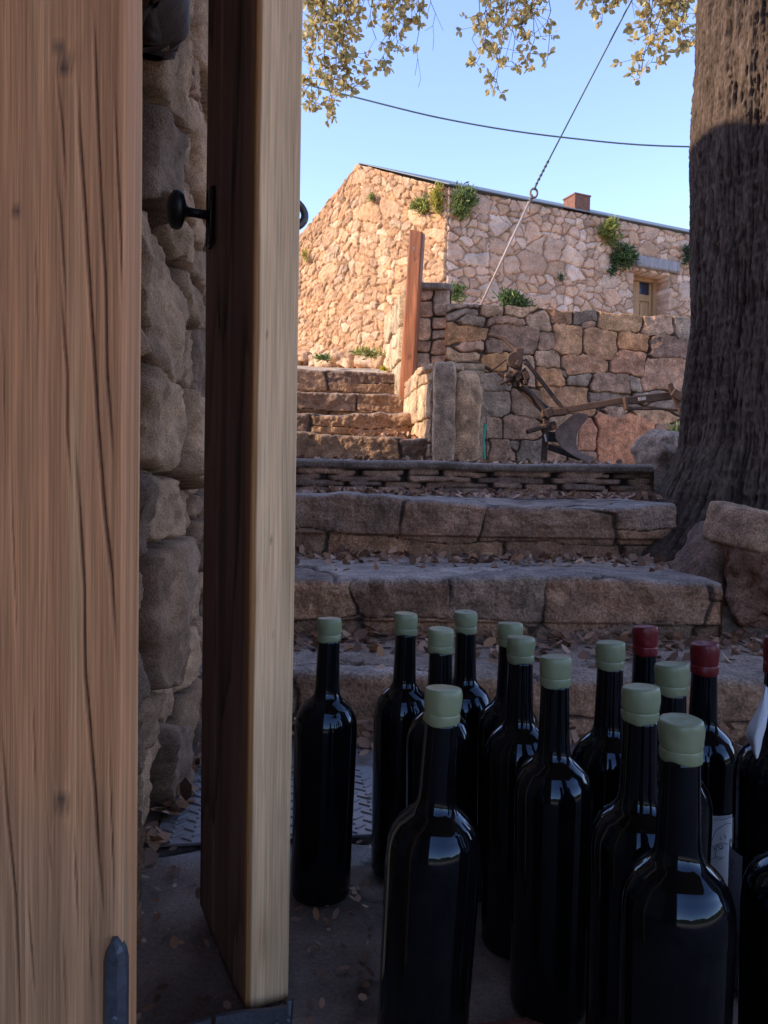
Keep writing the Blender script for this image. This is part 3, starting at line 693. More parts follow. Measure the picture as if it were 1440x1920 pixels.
# ------------------------------------------------------------ the building the camera stands in
CW = empty('cellar_wall', (-.33, 1.2, 0)); tag(CW, 'rough granite wall beside the doorway, between the near timber and the open door', 'stone wall')
A0 = Vector((-.315, .70, -.02)); A1 = Vector((-.382, 1.56, -.02)); du = (A1-A0).normalized(); dn = Vector((du.y, -du.x, 0)); dn = dn if dn.x > 0 else -dn
rc = courses(.95, 2.6, [1, .6, 1.2, .5, .9, 1.3, .7, 1, .5, 1.1, .8, 1, .6, 1.2, .7, .9, .6, 1.1, .8, .7], .07, .22, 33)
base_f = f_rects(rc, [(.40, .235, .135), (.33, .19, .11), (.46, .275, .155), (.29, .18, .115)], (.10, .062, .040), 34, joint=.009, depth=.050, p=6, warp=.06, wscale=8, rand=.9, face=.7, shear=1.0, fa=.020)
def reveal_field(u, v):
    h, c = base_f(u, v)
    h = h+.035*fbm(u*3, v*2.4, 0, 55, 3)+.014*(.3-np.abs(fbm(u*9+.3*v, v*5, 0, 58, 4)))+.007*fbm(u*30, v*24, 0, 56, 4)
    h = h-.03*(1-ss(v, .10, .40))*ss(u, .45, .8)
    return h, c
masonry('reveal', M_STONEN, A0, du, dn, (A1-A0).length, 2.45, .0045, reveal_field, CW, thick=.5)
fo = Vector((-.90, 1.58, -.02))
masonry('outer_face', M_STONE, Vector((-.40, 1.50, -.02)), (-1, 0, 0), (0, 1, 0), .98, 2.6, .02, f_voro(.2, .15, TAN, (.15, .12, .09), 44), CW, thick=.3)

def plain_wall(name, mat, lo, hi, colr, label, cat=None, kind=None):
    mb = MB(); lo = Vector(lo); hi = Vector(hi); mb.box((lo+hi)/2, tuple(hi-lo), None, colr, .01)
    o = mb.build(name, mat, None, origin=tuple((lo+hi)/2)); tag(o, label, cat, kind=kind); return o
plain_wall('inner_wall', M_STONE, (-1.75, -1.3, -.02), (-1.5, 1.4, 2.45), (.22, .19, .165), 'plain stone wall on the left inside the cellar', 'wall')
plain_wall('back_wall', M_STONE, (-1.5, -1.3, -.02), (-.45, -1.1, 2.45), (.22, .19, .165), 'plain stone wall behind the camera, left of the opening', 'wall')
plain_wall('right_wall', M_STONE, (2.0, .3, -.02), (2.4, 1.1, 2.45), (.22, .19, .165), 'plain stone wall right of the doorway', 'wall')
plain_wall('ceiling', M_WOOD, (-1.75, -1.3, 2.45), (2.4, .78, 2.57), (.16, .11, .075), 'dark timber ceiling over the cellar', kind='structure')
# unseen wing added left of the steps to shade the lower flight
wg = empty('shade_wing', (-1.75, 2.6, 0)); tag(wg, 'unseen stone outbuilding added to shade the lower steps', 'building')
WX = -1.42
masonry('wall', M_STONE, (WX, 1.25, -.1), (0, 1, 0), (1, 0, 0), 2.25, 3.20, .02, f_voro(.24, .17, TAN, (.15, .12, .09), 144), wg, thick=1.2)
masonry('end_wall', M_STONE, (WX, 3.51, -.1), (-1, 0, 0), (0, 1, 0), 1.2, 3.22, .03, f_voro(.24, .17, TAN, (.15, .12, .09), 145), wg, thick=.04)
mb = MB(); mb.box((-2.0, 2.36, 3.13), (1.30, 2.36, .06), None, RC, .01); mb.build('roof', M_ROOF, wg)

# ------------------------------------------------------------ timbers
def timber(name, mat, c, size, rotz, ds, dz, colf, dispf, parent=None, cham=0.004, z_off=0.0, tilt=0.0, top=None):
    """upright timber as a dense ring swept up; colf/dispf get (x,y,z,s) in its own frame"""
    wx, wy, H = size; hx, hy = wx/2, wy/2; ch = cham
    corner = [(-hx+ch, -hy), (hx-ch, -hy), (hx, -hy+ch), (hx, hy-ch), (hx-ch, hy), (-hx+ch, hy), (-hx, hy-ch), (-hx, -hy+ch)]
    ring = []; nrm = []
    for i in range(8):
        p0 = Vector(corner[i]); p1 = Vector(corner[(i+1) % 8]); L = (p1-p0).length; n = max(2, int(L/ds))
        nn = Vector(((p1-p0).y, -(p1-p0).x)).normalized()
        for k in range(n): ring.append(p0.lerp(p1, k/n)); nrm.append(nn)
    R = np.array([(q.x, q.y) for q in ring]); Nn = np.array([(q.x, q.y) for q in nrm])
    z = np.linspace(0, H, int(H/dz)+1)
    X = np.broadcast_to(R[None, :, 0], (len(z), len(R))); Y = np.broadcast_to(R[None, :, 1], X.shape); Z = np.broadcast_to(z[:, None], X.shape)
    d = dispf(X, Y, Z); c_ = colf(X, Y, Z)
    V = np.stack([X+Nn[None, :, 0]*d, Y+Nn[None, :, 1]*d, Z], -1)
    if top is not None: V[-1, :, 2] += top(X[-1], Y[-1])
    m = len(R); n = len(z); Fc = grid_faces(n, m, False, True)
    V = V.reshape(-1, 3); C = c_.reshape(-1, 3)
    # caps as shrinking rings
    for e, fl_ in ((0, True), (n-1, False)):
        cen = V[e*m:(e+1)*m].mean(0); inner = (V[e*m:(e+1)*m]-cen)*.02+cen
        o_ = len(V); V = np.concatenate([V, inner]); C = np.concatenate([C, C[e*m:(e+1)*m]*.8])
        j = np.arange(m); j2 = (j+1) % m
        q = np.stack([e*m+j, e*m+j2, o_+j2, o_+j], -1); Fc = np.concatenate([Fc, q[:, ::-1] if fl_ else q])
    Rm = (Matrix.Rotation(tilt, 3, 'Y') @ Matrix.Rotation(rotz, 3, 'Z'))
    V = V @ np.array(Rm).T+np.array(c)
    return mesh_obj(name, V, Fc.astype(np.int64), mat, parent, C, True, origin=tuple(c))

# near timber upright, left edge of the picture
NT_Y = .42; NT_R = P(233, 960, NT_Y).x; NT_W = .20; nt_c = (NT_R-NT_W/2, NT_Y+.014, 0.0)
CR = [([(129, 103), (225, 115), (362, 123)], .0008), ([(314, 101), (387, 111), (572, 123)], .0008), ([(544, 111), (700, 125), (807, 125), (911, 133)], .0009),
      ([(133, 145), (242, 149), (387, 159), (564, 169), (700, 177), (807, 183), (973, 196), (1077, 208), (1223, 217)], .0013),
      ([(0, 172), (24, 175), (161, 181), (362, 189), (524, 197), (700, 199), (765, 204), (890, 212)], .0010), ([(161, 213), (403, 225), (584, 230)], .0007),
      ([(836, 137), (973, 148), (1098, 156), (1265, 158), (1364, 167), (1489, 177), (1614, 183), (1718, 194)], .0013),
      ([(1364, 0), (1531, 12), (1677, 27), (1843, 33), (1960, 36)], .0009), ([(1677, 50), (1885, 67)], .0006), ([(1527, 87), (1677, 100)], .0005), ([(1552, 137), (1760, 146)], .0006),
      ([(900, 20), (1200, 30)], .0004), ([(600, 4), (800, 8)], .0005), ([(1400, 205), (1700, 212)], .0004), ([(1750, 115), (1900, 122)], .0006), ([(1700, 165), (1900, 172)], .0005), ([(1300, 60), (1500, 66)], .0004), ([(420, 62), (640, 70)], .0004)]
def px2loc(px, py):
    q = P(px, py, NT_Y); return q.x-nt_c[0], q.z
CRL = []
for pts, wd in CR:
    l = sorted([px2loc(b_, a_)[::-1] for a_, b_ in pts]); CRL.append((np.array([q[0] for q in l]), np.array([q[1] for q in l]), wd))
KN = [(110, 88, .0042), (121, 122, .0050), (138, 100, .002), (116, 1503, .0055), (30, 398, .003)]
KNL = [(*px2loc(a_, b_), r*.62) for a_, b_, r in KN]
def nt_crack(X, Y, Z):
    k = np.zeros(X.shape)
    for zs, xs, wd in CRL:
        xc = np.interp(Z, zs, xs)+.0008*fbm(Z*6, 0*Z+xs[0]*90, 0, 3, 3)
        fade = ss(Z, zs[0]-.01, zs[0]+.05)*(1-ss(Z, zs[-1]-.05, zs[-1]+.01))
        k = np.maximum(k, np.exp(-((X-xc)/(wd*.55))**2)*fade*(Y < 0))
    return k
def nt_disp(X, Y, Z):
    return -.0035*nt_crack(X, Y, Z)*(Y < -.012)+.0006*fbm(X*120, Y*120, Z*5, 4, 3)+.0010*fbm(X*25, Y*25, Z*3, 5, 2)
def nt_col(X, Y, Z):
    wx = X.copy(); kk = np.zeros(X.shape); halo = np.zeros(X.shape); ring = np.zeros(X.shape)
    for kx, kz, r in KNL:
        d = np.sqrt(((X-kx))**2+((Z-kz)*.72)**2)*(1+.15*fbm(X*400, 0*X, Z*300, 6, 2)); kk = np.maximum(kk, (1-ss(d, r*.75, r*1.15))*(Y < 0)*(.8+.4*fbm(X*500, Z*400, kx*90, 5, 2))); halo = np.maximum(halo, np.exp(-((d-r*1.3)/(r*.2))**2)*(Y < 0)); wx = wx+np.sign(X-kx)*r*1.5*np.exp(-(d/(r*3.2))**2)
    g = fbm(wx*160, Y*160, Z*2.2, 11, 4); g2 = fbm(wx*34, Y*34, Z*1.1, 13, 3); lines = fbm(wx*600, Y*600, Z*4, 14, 2)
    base = np.array((.68, .30, .13)); pale = np.array((.74, .43, .20)); red = np.array((.64, .25, .085))
    c = base*(1+.35*g+.16*lines)[..., None]
    t = ss(g2, -.05, .35)[..., None]; c = c*(1-.55*t)+pale*(1+.2*g)[..., None]*.55*t
    # greyer, paler weathering up the middle of the face, redder heartwood at the left
    l = ss(-X, .03, .075)[..., None]; c = c*(1-.5*l)+red*(1+.3*g)[..., None]*.5*l
    wz = ss(X, -.02, .03)[..., None]*ss(Z, .35, .8)[..., None]*(Y < -.02)[..., None]; c = c*(1-.45*wz)+np.array((.74, .43, .245))*(1+.28*g+.15*lines)[..., None]*.45*wz
    lo = (1-ss(Z+.05*g2, .22, .34))[..., None]*(Y < 0)[..., None]; c = c*(1-.45*lo)+np.array((.46, .30, .165))*(1+.5*lines+.4*g)[..., None]*.45*lo
    c = c*(1-.45*halo)[..., None]; kc = np.array((.050, .040, .042))*(1+.8*fbm(X*900, Y, Z*700, 15, 2))[..., None]; c = c*(1-kk[..., None]*.85)+kc*kk[..., None]*.85
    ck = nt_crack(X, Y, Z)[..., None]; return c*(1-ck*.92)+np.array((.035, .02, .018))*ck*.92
nt_root = empty('timber_upright', nt_c); tag(nt_root, 'thick honey brown timber with long cracks and knots, nearest to the viewer', 'timber')
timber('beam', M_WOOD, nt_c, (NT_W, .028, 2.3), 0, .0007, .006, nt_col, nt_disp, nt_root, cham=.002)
# iron strap near its foot
sp = P(211, 1760, NT_Y-.003); mb = MB(); w_ = .0125
q0 = P(213, 1768, NT_Y-.003)
def strap_sec(z, wv, px): return [(px-wv/2, 0, z), (px-wv*.28, -.0035, z), (px+wv*.22, -.0035, z), (px+wv/2, 0, z)]
V = []; zs = [.02, q0.z-.012, q0.z-.006, q0.z-.002, q0.z+.002]; ws = [.0135, .0130, .0105, .006, .003]
cx_top = q0.x; 
for z_, w2 in zip(zs, ws):
    V += [(x_, NT_Y+y_-.0012, zz) for x_, y_, zz in strap_sec(z_, w2, cx_top)]+[(cx_top+w2/2, NT_Y+.004, z_), (cx_top-w2/2, NT_Y+.004, z_)]
Fs = [(i*6+k, i*6+(k+1) % 6, i*6+6+(k+1) % 6, i*6+6+k) for i in range(4) for k in range(6)]+[tuple(24+k for k in range(6)), tuple(range(6))[::-1]]
mb.add(V, Fs, (.052, .056, .066))
mb.lathe([(.0022, 0), (.0022, .0008), (.0014, .0014), (.0003, .0014)], (cx_top+.001, NT_Y-.0046, P(212, 1900, NT_Y).z), 14, Matrix.Rotation(math.pi/2, 3, 'X'), (.07, .08, .1))
mb.build('iron_strap', M_METAL, nt_root)

# open door leaf seen edge on
DN = Vector((-.1170, .65, 0)); DD = Vector((-.0825, .17, 0)).normalized(); DS = Vector((DD.y, -DD.x, 0)); DT = .0415; DL = .189; DZ = .012
dcx = DN+DD*(DL/2)+DS*(DT/2); drot = math.atan2(DS.y, DS.x)
def door_disp(X, Y, Z):
    near = Y < -DL/2+.01
    boards = 0
    gro = np.zeros(X.shape)
    for g in (.03,): gro = np.maximum(gro, np.exp(-((Y-g)/.003)**2))
    gro = gro*(X < 0)
    ck = np.exp(-((X-(.010+.004*fbm(Z*3, 0*Z, 0, 2, 2)))/.0006)**2)*near*ss(Z, .9, 1.0)
    return -.005*gro+.0007*fbm(X*90, Y*90, Z*5, 24, 3)+.0012*fbm(X*10, Y*10, Z*2.5, 25, 3)-.0018*ck
def door_col(X, Y, Z):
    near = (Y < -DL/2+.006)
    g = fbm(X*150, Y*230, Z*2.5, 31, 4); lines = fbm(X*500, Y*700, Z*9, 34, 2)
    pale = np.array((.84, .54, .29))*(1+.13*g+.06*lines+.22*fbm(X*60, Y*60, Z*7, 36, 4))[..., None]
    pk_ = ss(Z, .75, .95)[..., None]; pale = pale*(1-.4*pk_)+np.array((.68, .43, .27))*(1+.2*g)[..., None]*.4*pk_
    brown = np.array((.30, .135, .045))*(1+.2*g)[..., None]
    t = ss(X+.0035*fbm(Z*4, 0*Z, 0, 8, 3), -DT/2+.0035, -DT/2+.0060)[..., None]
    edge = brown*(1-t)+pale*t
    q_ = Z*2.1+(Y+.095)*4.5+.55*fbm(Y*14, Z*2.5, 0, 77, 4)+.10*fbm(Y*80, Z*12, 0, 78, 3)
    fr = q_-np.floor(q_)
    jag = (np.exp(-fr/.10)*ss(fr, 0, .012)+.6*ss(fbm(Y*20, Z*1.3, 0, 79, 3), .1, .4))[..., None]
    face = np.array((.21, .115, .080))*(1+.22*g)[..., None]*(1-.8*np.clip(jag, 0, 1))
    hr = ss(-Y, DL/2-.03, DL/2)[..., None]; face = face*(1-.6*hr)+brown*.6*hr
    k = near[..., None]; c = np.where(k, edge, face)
    st = np.exp(-(((Z-.06)/.03)**2))[..., None]*np.exp(-((X+.004)/.006)**2)[..., None]*k; c = c*(1-.5*st)+np.array((.38, .19, .06))*.5*st
    for sx, sz in ((.002, 1.02), (.009, .86), (-.008, .60), (.006, .55), (-.002, .42), (.001, .335)):
        s_ = np.exp(-(((X-sx)/.0009)**2+((Z-sz)/.0013)**2))[..., None]*k; c = c*(1-.7*s_)
    return c
dl = empty('door_leaf', (dcx.x, dcx.y, 0)); tag(dl, 'heavy old plank door standing open edge on, dark inner face and pale edge', 'door')
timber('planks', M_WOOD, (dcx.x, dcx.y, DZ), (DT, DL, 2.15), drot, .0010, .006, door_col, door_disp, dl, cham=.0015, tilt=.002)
# strap round the foot
mb = MB(); SC_ = (.06, .06, .07)
def dpt(s, t_, z): q = DN+DD*t_+DS*s; return Vector((q.x, q.y, z))
path = [P(345, 1925, .615), P(400, 1908, .622), P(460, 1897, .634), P(520, 1892, .641), P(541, 1886, .644), P(545, 1880, .66)]
for a_, b_ in zip(path[:-1], path[1:]): mb.bar(a_+Vector((0, 0, -.016)), b_+Vector((0, 0, -.016)), .034, .0035, col=SC_)
for a_ in path[1:5]: mb.lathe([(.003, 0), (.003, .001), (.0005, .002)], a_+Vector((0, -.0022, -.012)), 10, Matrix.Rotation(math.pi/2, 3, 'X'), SC_)
mb.build('iron_strap', M_METAL, dl, smooth=False)
# knob and ring handle
kq = Vector((DN+DD*.155)); kz = P(400, 405, kq.y).z
ax = -DS; RK = Matrix((Vector((0, 0, 1)), ax.cross(Vector((0, 0, 1))), ax)).transposed()
RK = Matrix((ax.cross(Vector((0, 0, 1))).normalized(), Vector((0, 0, 1)).cross(Vector((0, 0, 0))) if False else Vector((0, 0, 1)), ax)).transposed()
kob = empty('door_knob', (kq.x, kq.y, kz)); kob.parent = dl; kob.location = kob.location-dl.location
def ksub(mb_, nm):
    o = mb_.build(nm, M_METAL, None, smooth=True); o.parent = kob; o.location = -Vector(kob.location)-Vector(dl.location); return o
mb = MB(); mb.lathe([(.0048, .0), (.0046, .018), (.005, .025), (.010, .028), (.0175, .031), (.0195, .035), (.0185, .040), (.012, .0445), (.001, .046)], (kq.x, kq.y, kz), 36, RK, (.012, .012, .013)); ksub(mb, 'knob')
mb = MB(); mb.box((kq.x, kq.y, kz-.002), (.024, .060, .008), RK, (.012, .012, .013), .002); ksub(mb, 'back_plate')
rq = DN+DD*.13+DS*DT; mb = MB()
pts = []
for k in range(25):
    a_ = -math.pi/2+math.pi*k/24; q = rq+DS*(.052*math.cos(a_)); pts.append((q.x, q.y, kz+.008+.023*math.sin(a_)))
mb.tube(pts, .0042, 8, (.10, .075, .06)); mb.build('pull_handle', M_METAL, dl, smooth=True)

# dark beam end at the top of the gap
mb = MB(); bq = P(285, 40, .86)
def bd(X, Y, Z): return .016*fbm(X*18, Y*18, Z*14, 3, 4)-.040*(1-ss(Z, 0, .06))**2
def bc(X, Y, Z): return np.array((.10, .062, .045))*(1+.4*fbm(X*80, Y*80, Z*6, 9, 3))[..., None]
bb = timber('beam_end', M_WOOD, (bq.x-.028, .86, P(285, 92, .86).z), (.12, .10, 1.34), 0, .006, .01, bc, bd, None, cham=.012)
tag(bb, 'blackened beam end hanging above the gap beside the stone reveal', 'beam')

# reddish timber post on the stairs
pb = P(757, 742, 4.78); pt = P(780, 436, 4.78)
def pd(X, Y, Z): return .003*fbm(X*30, Y*30, Z*4, 3, 3)-.006*np.exp(-(((X-.012)/.008)**2+((Z-(pt.z-pb.z-.12))/.006)**2))*(Y < 0)
def pc(X, Y, Z):
    g = fbm(X*60, Y*60, Z*3, 9, 4); c = np.array((.34, .115, .048))*(1+.45*g)[..., None]
    t = ss(Z+.1*g, .75, 1.0)[..., None]; c = c*(1-.35*t)+np.array((.17, .07, .045))*.35*t
    k = np.exp(-(((X-.01)/.012)**2+((Z-.30)/.02)**2))[..., None]*(Y < 0)[..., None]; return c*(1-.6*k)
ps = empty('timber_post', pb); tag(ps, 'leaning reddish timber post on the upper steps, its left edge sunlit', 'post')
timber('post', M_POSTW, (pb.x+.018, pb.y, pb.z-.06), (.088, .075, pt.z-pb.z+.06), -.28, .008, .012, pc, pd, ps, cham=.005, tilt=math.atan2(pt.x-pb.x-.012, pt.z-pb.z), top=lambda x, y: -.25*x)
mb = MB(); nq = P(777, 470, 4.73); mb.tube([nq, nq+Vector((-.002, -.02, .004)), nq+Vector((-.003, -.024, .016))], .0022, 6, (.5, .45, .4)); mb.build('nail', M_METAL, ps)

# ------------------------------------------------------------ the big tree
def make_tree():
    cx, cy = 1.425, 2.66
    t = empty('oak_tree', (cx, cy, .2)); tag(t, 'large old oak with deeply furrowed bark rising right of the steps', 'tree')
    nth, nz = 760, 900
    th = np.linspace(0, 2*math.pi, nth, endpoint=False); z = np.linspace(.02, 3.35, nz)
    T, Z = np.meshgrid(th, z)
    R = np.interp(Z, [0, .12, .25, .35, .45, .64, 1.1, 1.75, 2.2, 3.3], [.70, .62, .55, .475, .42, .345, .306, .325, .312, .29])
    fl_ = (1-ss(Z, .1, .9)); R = R*(1+fl_*.16*np.cos(T*5+1.0)+.03*fbm(np.cos(T)*2, np.sin(T)*2, Z*1.5, 3, 3))
    X = np.cos(T); Y = np.sin(T)
    cxT = np.cos(T); sxT = np.sin(T)
    def rid(fs, fz, sd):   # upright ridges, sampled on the cylinder so that it closes
        wx = cxT+.022*fbm(cxT*9, sxT*9, Z*7, sd+1, 4); wy = sxT+.022*fbm(cxT*9, sxT*9, Z*7, sd+2, 4)
        return 1-np.abs(vnoise(wx*fs, wy*fs, Z*fz, sd))*2
    r1 = rid(20, 4.5, 5); r2 = rid(44, 9, 15); r3 = rid(95, 26, 25); r4 = rid(26, 30, 65)
    big = fbm(cxT*6, sxT*6, Z*6, 35, 4)
    e = .42*r1+.33*r2+.2*r3+.35*big+.13*r4
    h = .019*ss(e, -.45, .75)+.0045*r3+.006*big+.003*fbm(cxT*120, sxT*120, Z*90, 45, 2)
    RR = R+h
    V = np.stack([cx+X*RR, cy+Y*RR, Z], -1)
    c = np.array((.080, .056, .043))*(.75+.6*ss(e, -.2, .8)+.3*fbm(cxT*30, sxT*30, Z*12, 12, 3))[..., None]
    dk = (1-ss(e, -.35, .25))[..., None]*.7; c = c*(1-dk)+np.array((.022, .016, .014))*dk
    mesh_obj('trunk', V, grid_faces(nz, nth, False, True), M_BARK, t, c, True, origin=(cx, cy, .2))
    # limbs
    mb = MB(); top = Vector((cx, cy, 3.1)); limbs = []
    ends = [((1.0, 3.1, 3.65), (.3, 3.7, 3.95), (-.6, 4.3, 3.9)), ((1.6, 3.3, 3.8), (1.5, 4.2, 4.2), (1.2, 5.2, 4.6)), ((1.0, 2.2, 3.7), (.1, 1.9, 4.2), (-1.0, 2.0, 4.5)),
            ((1.9, 2.6, 3.9), (2.8, 2.9, 4.6), (3.6, 3.0, 5.0)), ((1.3, 2.0, 4.0), (1.2, 1.0, 4.6), (1.0, 0.0, 4.9)), ((1.0, 3.3, 3.7), (.7, 4.2, 4.0), (.35, 5.0, 4.5)), ((1.4, 2.7, 4.2), (1.3, 2.9, 5.2), (1.2, 3.1, 6.0))]
    for e_ in ends:
        pts = catmull([top, *e_], 8); n = len(pts); mb.tube(pts, [.17*(1-q/(n-1))**1.1+.018 for q in range(n)], 10, (.12, .095, .075)); limbs.append(pts)
    mb.build('limbs', M_BARK, t, smooth=True)
    # hanging sprays in view and the crown above
    tw_ = MB(); LV = []; LC = []; r = random.Random(11)
    def leaf(p, d, L, c):
        d = d.normalized(); s_ = d.cross(Vector((r.uniform(-1, 1), r.uniform(-1, 1), r.uniform(-1, 1)))).normalized(); n_ = d.cross(s_)
        w2 = L*r.uniform(.26, .36); cup = r.uniform(-.12, .25)
        q = [p, p+d*L*.35+s_*w2*.9+n_*cup*L*.5, p+d*L*.75+s_*w2*.7+n_*cup*L*.4, p+d*L+n_*cup*L*-.1, p+d*L*.75-s_*w2*.7+n_*cup*L*.4, p+d*L*.35-s_*w2*.9+n_*cup*L*.5, p+d*L*.5]
        LV.append([tuple(x) for x in q]); LC.append([c]*7)
    OL = [(.54, .43, .17), (.58, .47, .20), (.42, .37, .18), (.64, .53, .28), (.62, .42, .13), (.34, .32, .19)]
    def rosette(p, d, n=6, L=.04, cs=OL):
        for k in range(n):
            dd = d*.6+Vector((r.gauss(0, 1), r.gauss(0, 1), r.gauss(0, 1)-.1)).normalized(); c = r.choice(cs); f = r.uniform(.75, 1.25)
            leaf(p+Vector((r.gauss(0, .006), r.gauss(0, .006), r.gauss(0, .006))), dd, L*r.uniform(.6, 1.1), tuple(x*f for x in c))
    def spray(p0, length, dens=1.0, lean=None, sub=9, L=.04, bare=False):
        pts = [Vector(p0)]; d = Vector((r.uniform(-.15, .15), r.uniform(-.2, .2), -1)) if lean is None else Vector(lean); n = max(4, int(length/.06))
        for k in range(n):
            d = (d+Vector((r.gauss(0, .16), r.gauss(0, .16), r.gauss(-.03, .08)))).normalized(); pts.append(pts[-1]+d*length/n)
        tw_.tube(pts, [.0035*(1-.7*k/n) for k in range(n+1)], 5, (.10, .085, .07), cap=False)
        for k in range(1, n+1):
            for _ in range(max(1, int(sub*dens/3))):
                if r.random() > dens: continue
                sd_ = Vector((r.gauss(0, 1), r.gauss(0, 1), r.gauss(-.6, .6))).normalized(); l2 = r.uniform(.03, .12); e_ = pts[k]+sd_*l2
                tw_.tube([pts[k], pts[k]+sd_*l2*.5+Vector((0, 0, -.006)), e_], .0014, 4, (.11, .09, .07), cap=False)
                if not bare:
                    rosette(e_, sd_, r.randint(4, 8), L)
                    if r.random() < .6: rosette(pts[k]+sd_*l2*.5, sd_, r.randint(3, 5), L)
    V_ = [  # px, py tip, depth, density, start above frame
        (585, 205, 4.2, .9), (600, 190, 4.25, .8), (620, 215, 4.3, 1), (650, 180, 4.25, .9), (575, 100, 4.2, 1), (600, 60, 4.3, 1), (640, 130, 4.2, .6), (660, 175, 4.3, .5),
        (720, 130, 4.3, .7), (745, 60, 4.2, 1), (770, 40, 4.3, 1), (735, 110, 4.3, .6), (690, 20, 4.2, .9), (790, 25, 4.3, .8),
        (905, 120, 4.1, .8), (935, 175, 4.15, .9), (960, 130, 4.2, .7), (1000, 120, 4.1, .7), (915, 60, 4.2, 1), (985, 60, 4.1, .9), (950, 40, 4.1, .9), (1020, 120, 4.15, .35), (890, 100, 4.2, .3),
        (1110, 15, 4.0, .9), (1135, 30, 4.0, .9), (1165, 10, 4.0, .9),
        (1205, 140, 3.7, .8), (1225, 120, 3.75, .8), (1245, 60, 3.7, .9), (1270, 90, 3.65, 1), (1285, 95, 3.7, .8), (1215, 60, 3.7, .6), (1262, 20, 3.7, .9)]
    for px, py, Y, dn_ in V_:
        tip = P(px, py, Y); ztop = P(px, -90, Y).z+r.uniform(0, .2); L_ = ztop-tip.z
        off = r.uniform(-.10, .10)
        p0 = Vector((tip.x+off, Y+r.uniform(-.1, .1), ztop)); ln = (tip+Vector((0, 0, .03))-p0)
        # leaves only as far down as the tip
        n = max(5, int(L_/.055)); pts = [p0+ln*(k/n)+Vector((r.gauss(0, .012), r.gauss(0, .02), 0)) for k in range(n+1)]
        tw_.tube(pts, [.0035*(1-.6*k/n) for k in range(n+1)], 5, (.10, .085, .07), cap=False)
        for k in range(1, n+1):
            for _ in range(4):
                if r.random() > dn_*.85: continue
                sd_ = Vector((r.gauss(0, 1), r.gauss(0, .8), r.gauss(-.3, .5))).normalized(); l2 = r.uniform(.015, .13)*(1 if k < n else .5); e_ = pts[k]+sd_*l2
                tw_.tube([pts[k], e_], .0013, 4, (.11, .09, .07), cap=False); rosette(e_, sd_, r.randint(4, 7), .042)
        tw_.tube([p0, p0+Vector((r.uniform(-.05, .05), .05, .5)), p0+Vector((.1, .05, 1.1))], .004, 5, (.10, .085, .07), cap=False)
    for px, py, Y in ((785, 150, 4.2), (812, 70, 4.3), (700, 70, 4.2), (1190, 20, 3.9)):   # bare hanging twigs
        tip = P(px, py, Y); p0 = P(px-10, -90, Y); pts = [p0.lerp(tip, k/7)+Vector((r.gauss(0, .014), r.gauss(0, .02), 0)) for k in range(8)]
        tw_.tube(pts, [.003*(1-.7*k/7) for k in range(8)], 5, (.10, .085, .07), cap=False)
        for k in range(3, 8): tw_.tube([pts[k], pts[k]+Vector((r.uniform(-.06, .06), 0, r.uniform(-.10, -.02)))], .0012, 4, (.11, .09, .07), cap=False)
    for pts in limbs:
        for q in pts[7:]:
            for _ in range(3):
                p0 = q+Vector((r.gauss(0, .35), r.gauss(0, .35), r.uniform(-.2, .5)))
                if p0.z-.45 < .70*p0.y+.62: continue
                spray(p0, r.uniform(.25, .5), .75, sub=6, L=.05)
    tw_.build('twigs', M_BARK, t, smooth=True)
    V2 = np.array(LV).reshape(-1, 3); n = len(LV); b0 = np.arange(n)*7
    Fc = np.concatenate([np.stack([b0, b0+1, b0+2, b0+6], -1), np.stack([b0+6, b0+2, b0+3, b0+4], -1), np.stack([b0, b0+6, b0+4, b0+5], -1)])
    mesh_obj('crown', V2, Fc, M_LEAF, t, np.array(LC).reshape(-1, 3), True)
    print('leaves', n)
make_tree()

# ------------------------------------------------------------ wall plants and tufts
def plant(name, c, rx, rz, n, L, cols, label, cat='plant', up_=.5, wid=.12, seed=1, ry=None, droop=0.0, group=None):
    r = random.Random(seed); LV = []; LC = []; c = Vector(c); ry = ry or rx*.7
    mb = MB()
    for k in range(max(5, n//60)):
        d = Vector((r.gauss(0, 1)*rx*.7, r.gauss(0, 1)*ry*.7, rz*r.uniform(.2, .9))); mb.tube([c-Vector((0, 0, rz*.5)), c-Vector((0, 0, rz*.3))+d*.5, c+d*.7], .003, 4, (.12, .10, .05), cap=False)
    lobes = [(Vector((r.uniform(-.6, .6)*rx, r.uniform(-.5, .5)*ry, r.uniform(-.6, .7)*rz)), r.uniform(.3, .6), r.uniform(.75, 1.3)) for _ in range(9)]
    for _ in range(n):
        lo, ls, lf_ = r.choice(lobes); p = c+lo+Vector((r.gauss(0, rx*ls*.6), r.gauss(0, ry*ls*.6), r.gauss(0, rz*ls*.6)))
        d = Vector((r.gauss(0, .6), r.gauss(0, .6), up_+r.gauss(0, .5)-droop)).normalized(); s_ = d.cross(Vector((r.uniform(-1, 1), r.uniform(-1, 1), .2))).normalized()
        l = L*r.uniform(.5, 1.2); w2 = l*wid; n_ = d.cross(s_)
        LV.append([tuple(p-s_*w2*.4), tuple(p+s_*w2*.4), tuple(p+d*l*.6+s_*w2+n_*l*.08), tuple(p+d*l+n_*l*-.05), tuple(p+d*l*.6-s_*w2+n_*l*.08)])
        q = r.choice(cols); f = r.uniform(.7, 1.25)*lf_; LC.append([tuple(x*f for x in q)]*5)
    t = empty(name, c-Vector((0, 0, rz))); tag(t, label, cat, group)
    V = np.array(LV).reshape(-1, 3); b0 = np.arange(n)*5
    Fs = [tuple(int(x) for x in (i, i+1, i+2, i+3, i+4)) for i in b0]
    mesh_obj('foliage', V, Fs, M_LEAF, t, np.array(LC).reshape(-1, 3), False)
    mb.build('stems', M_BARK, t)
    return t
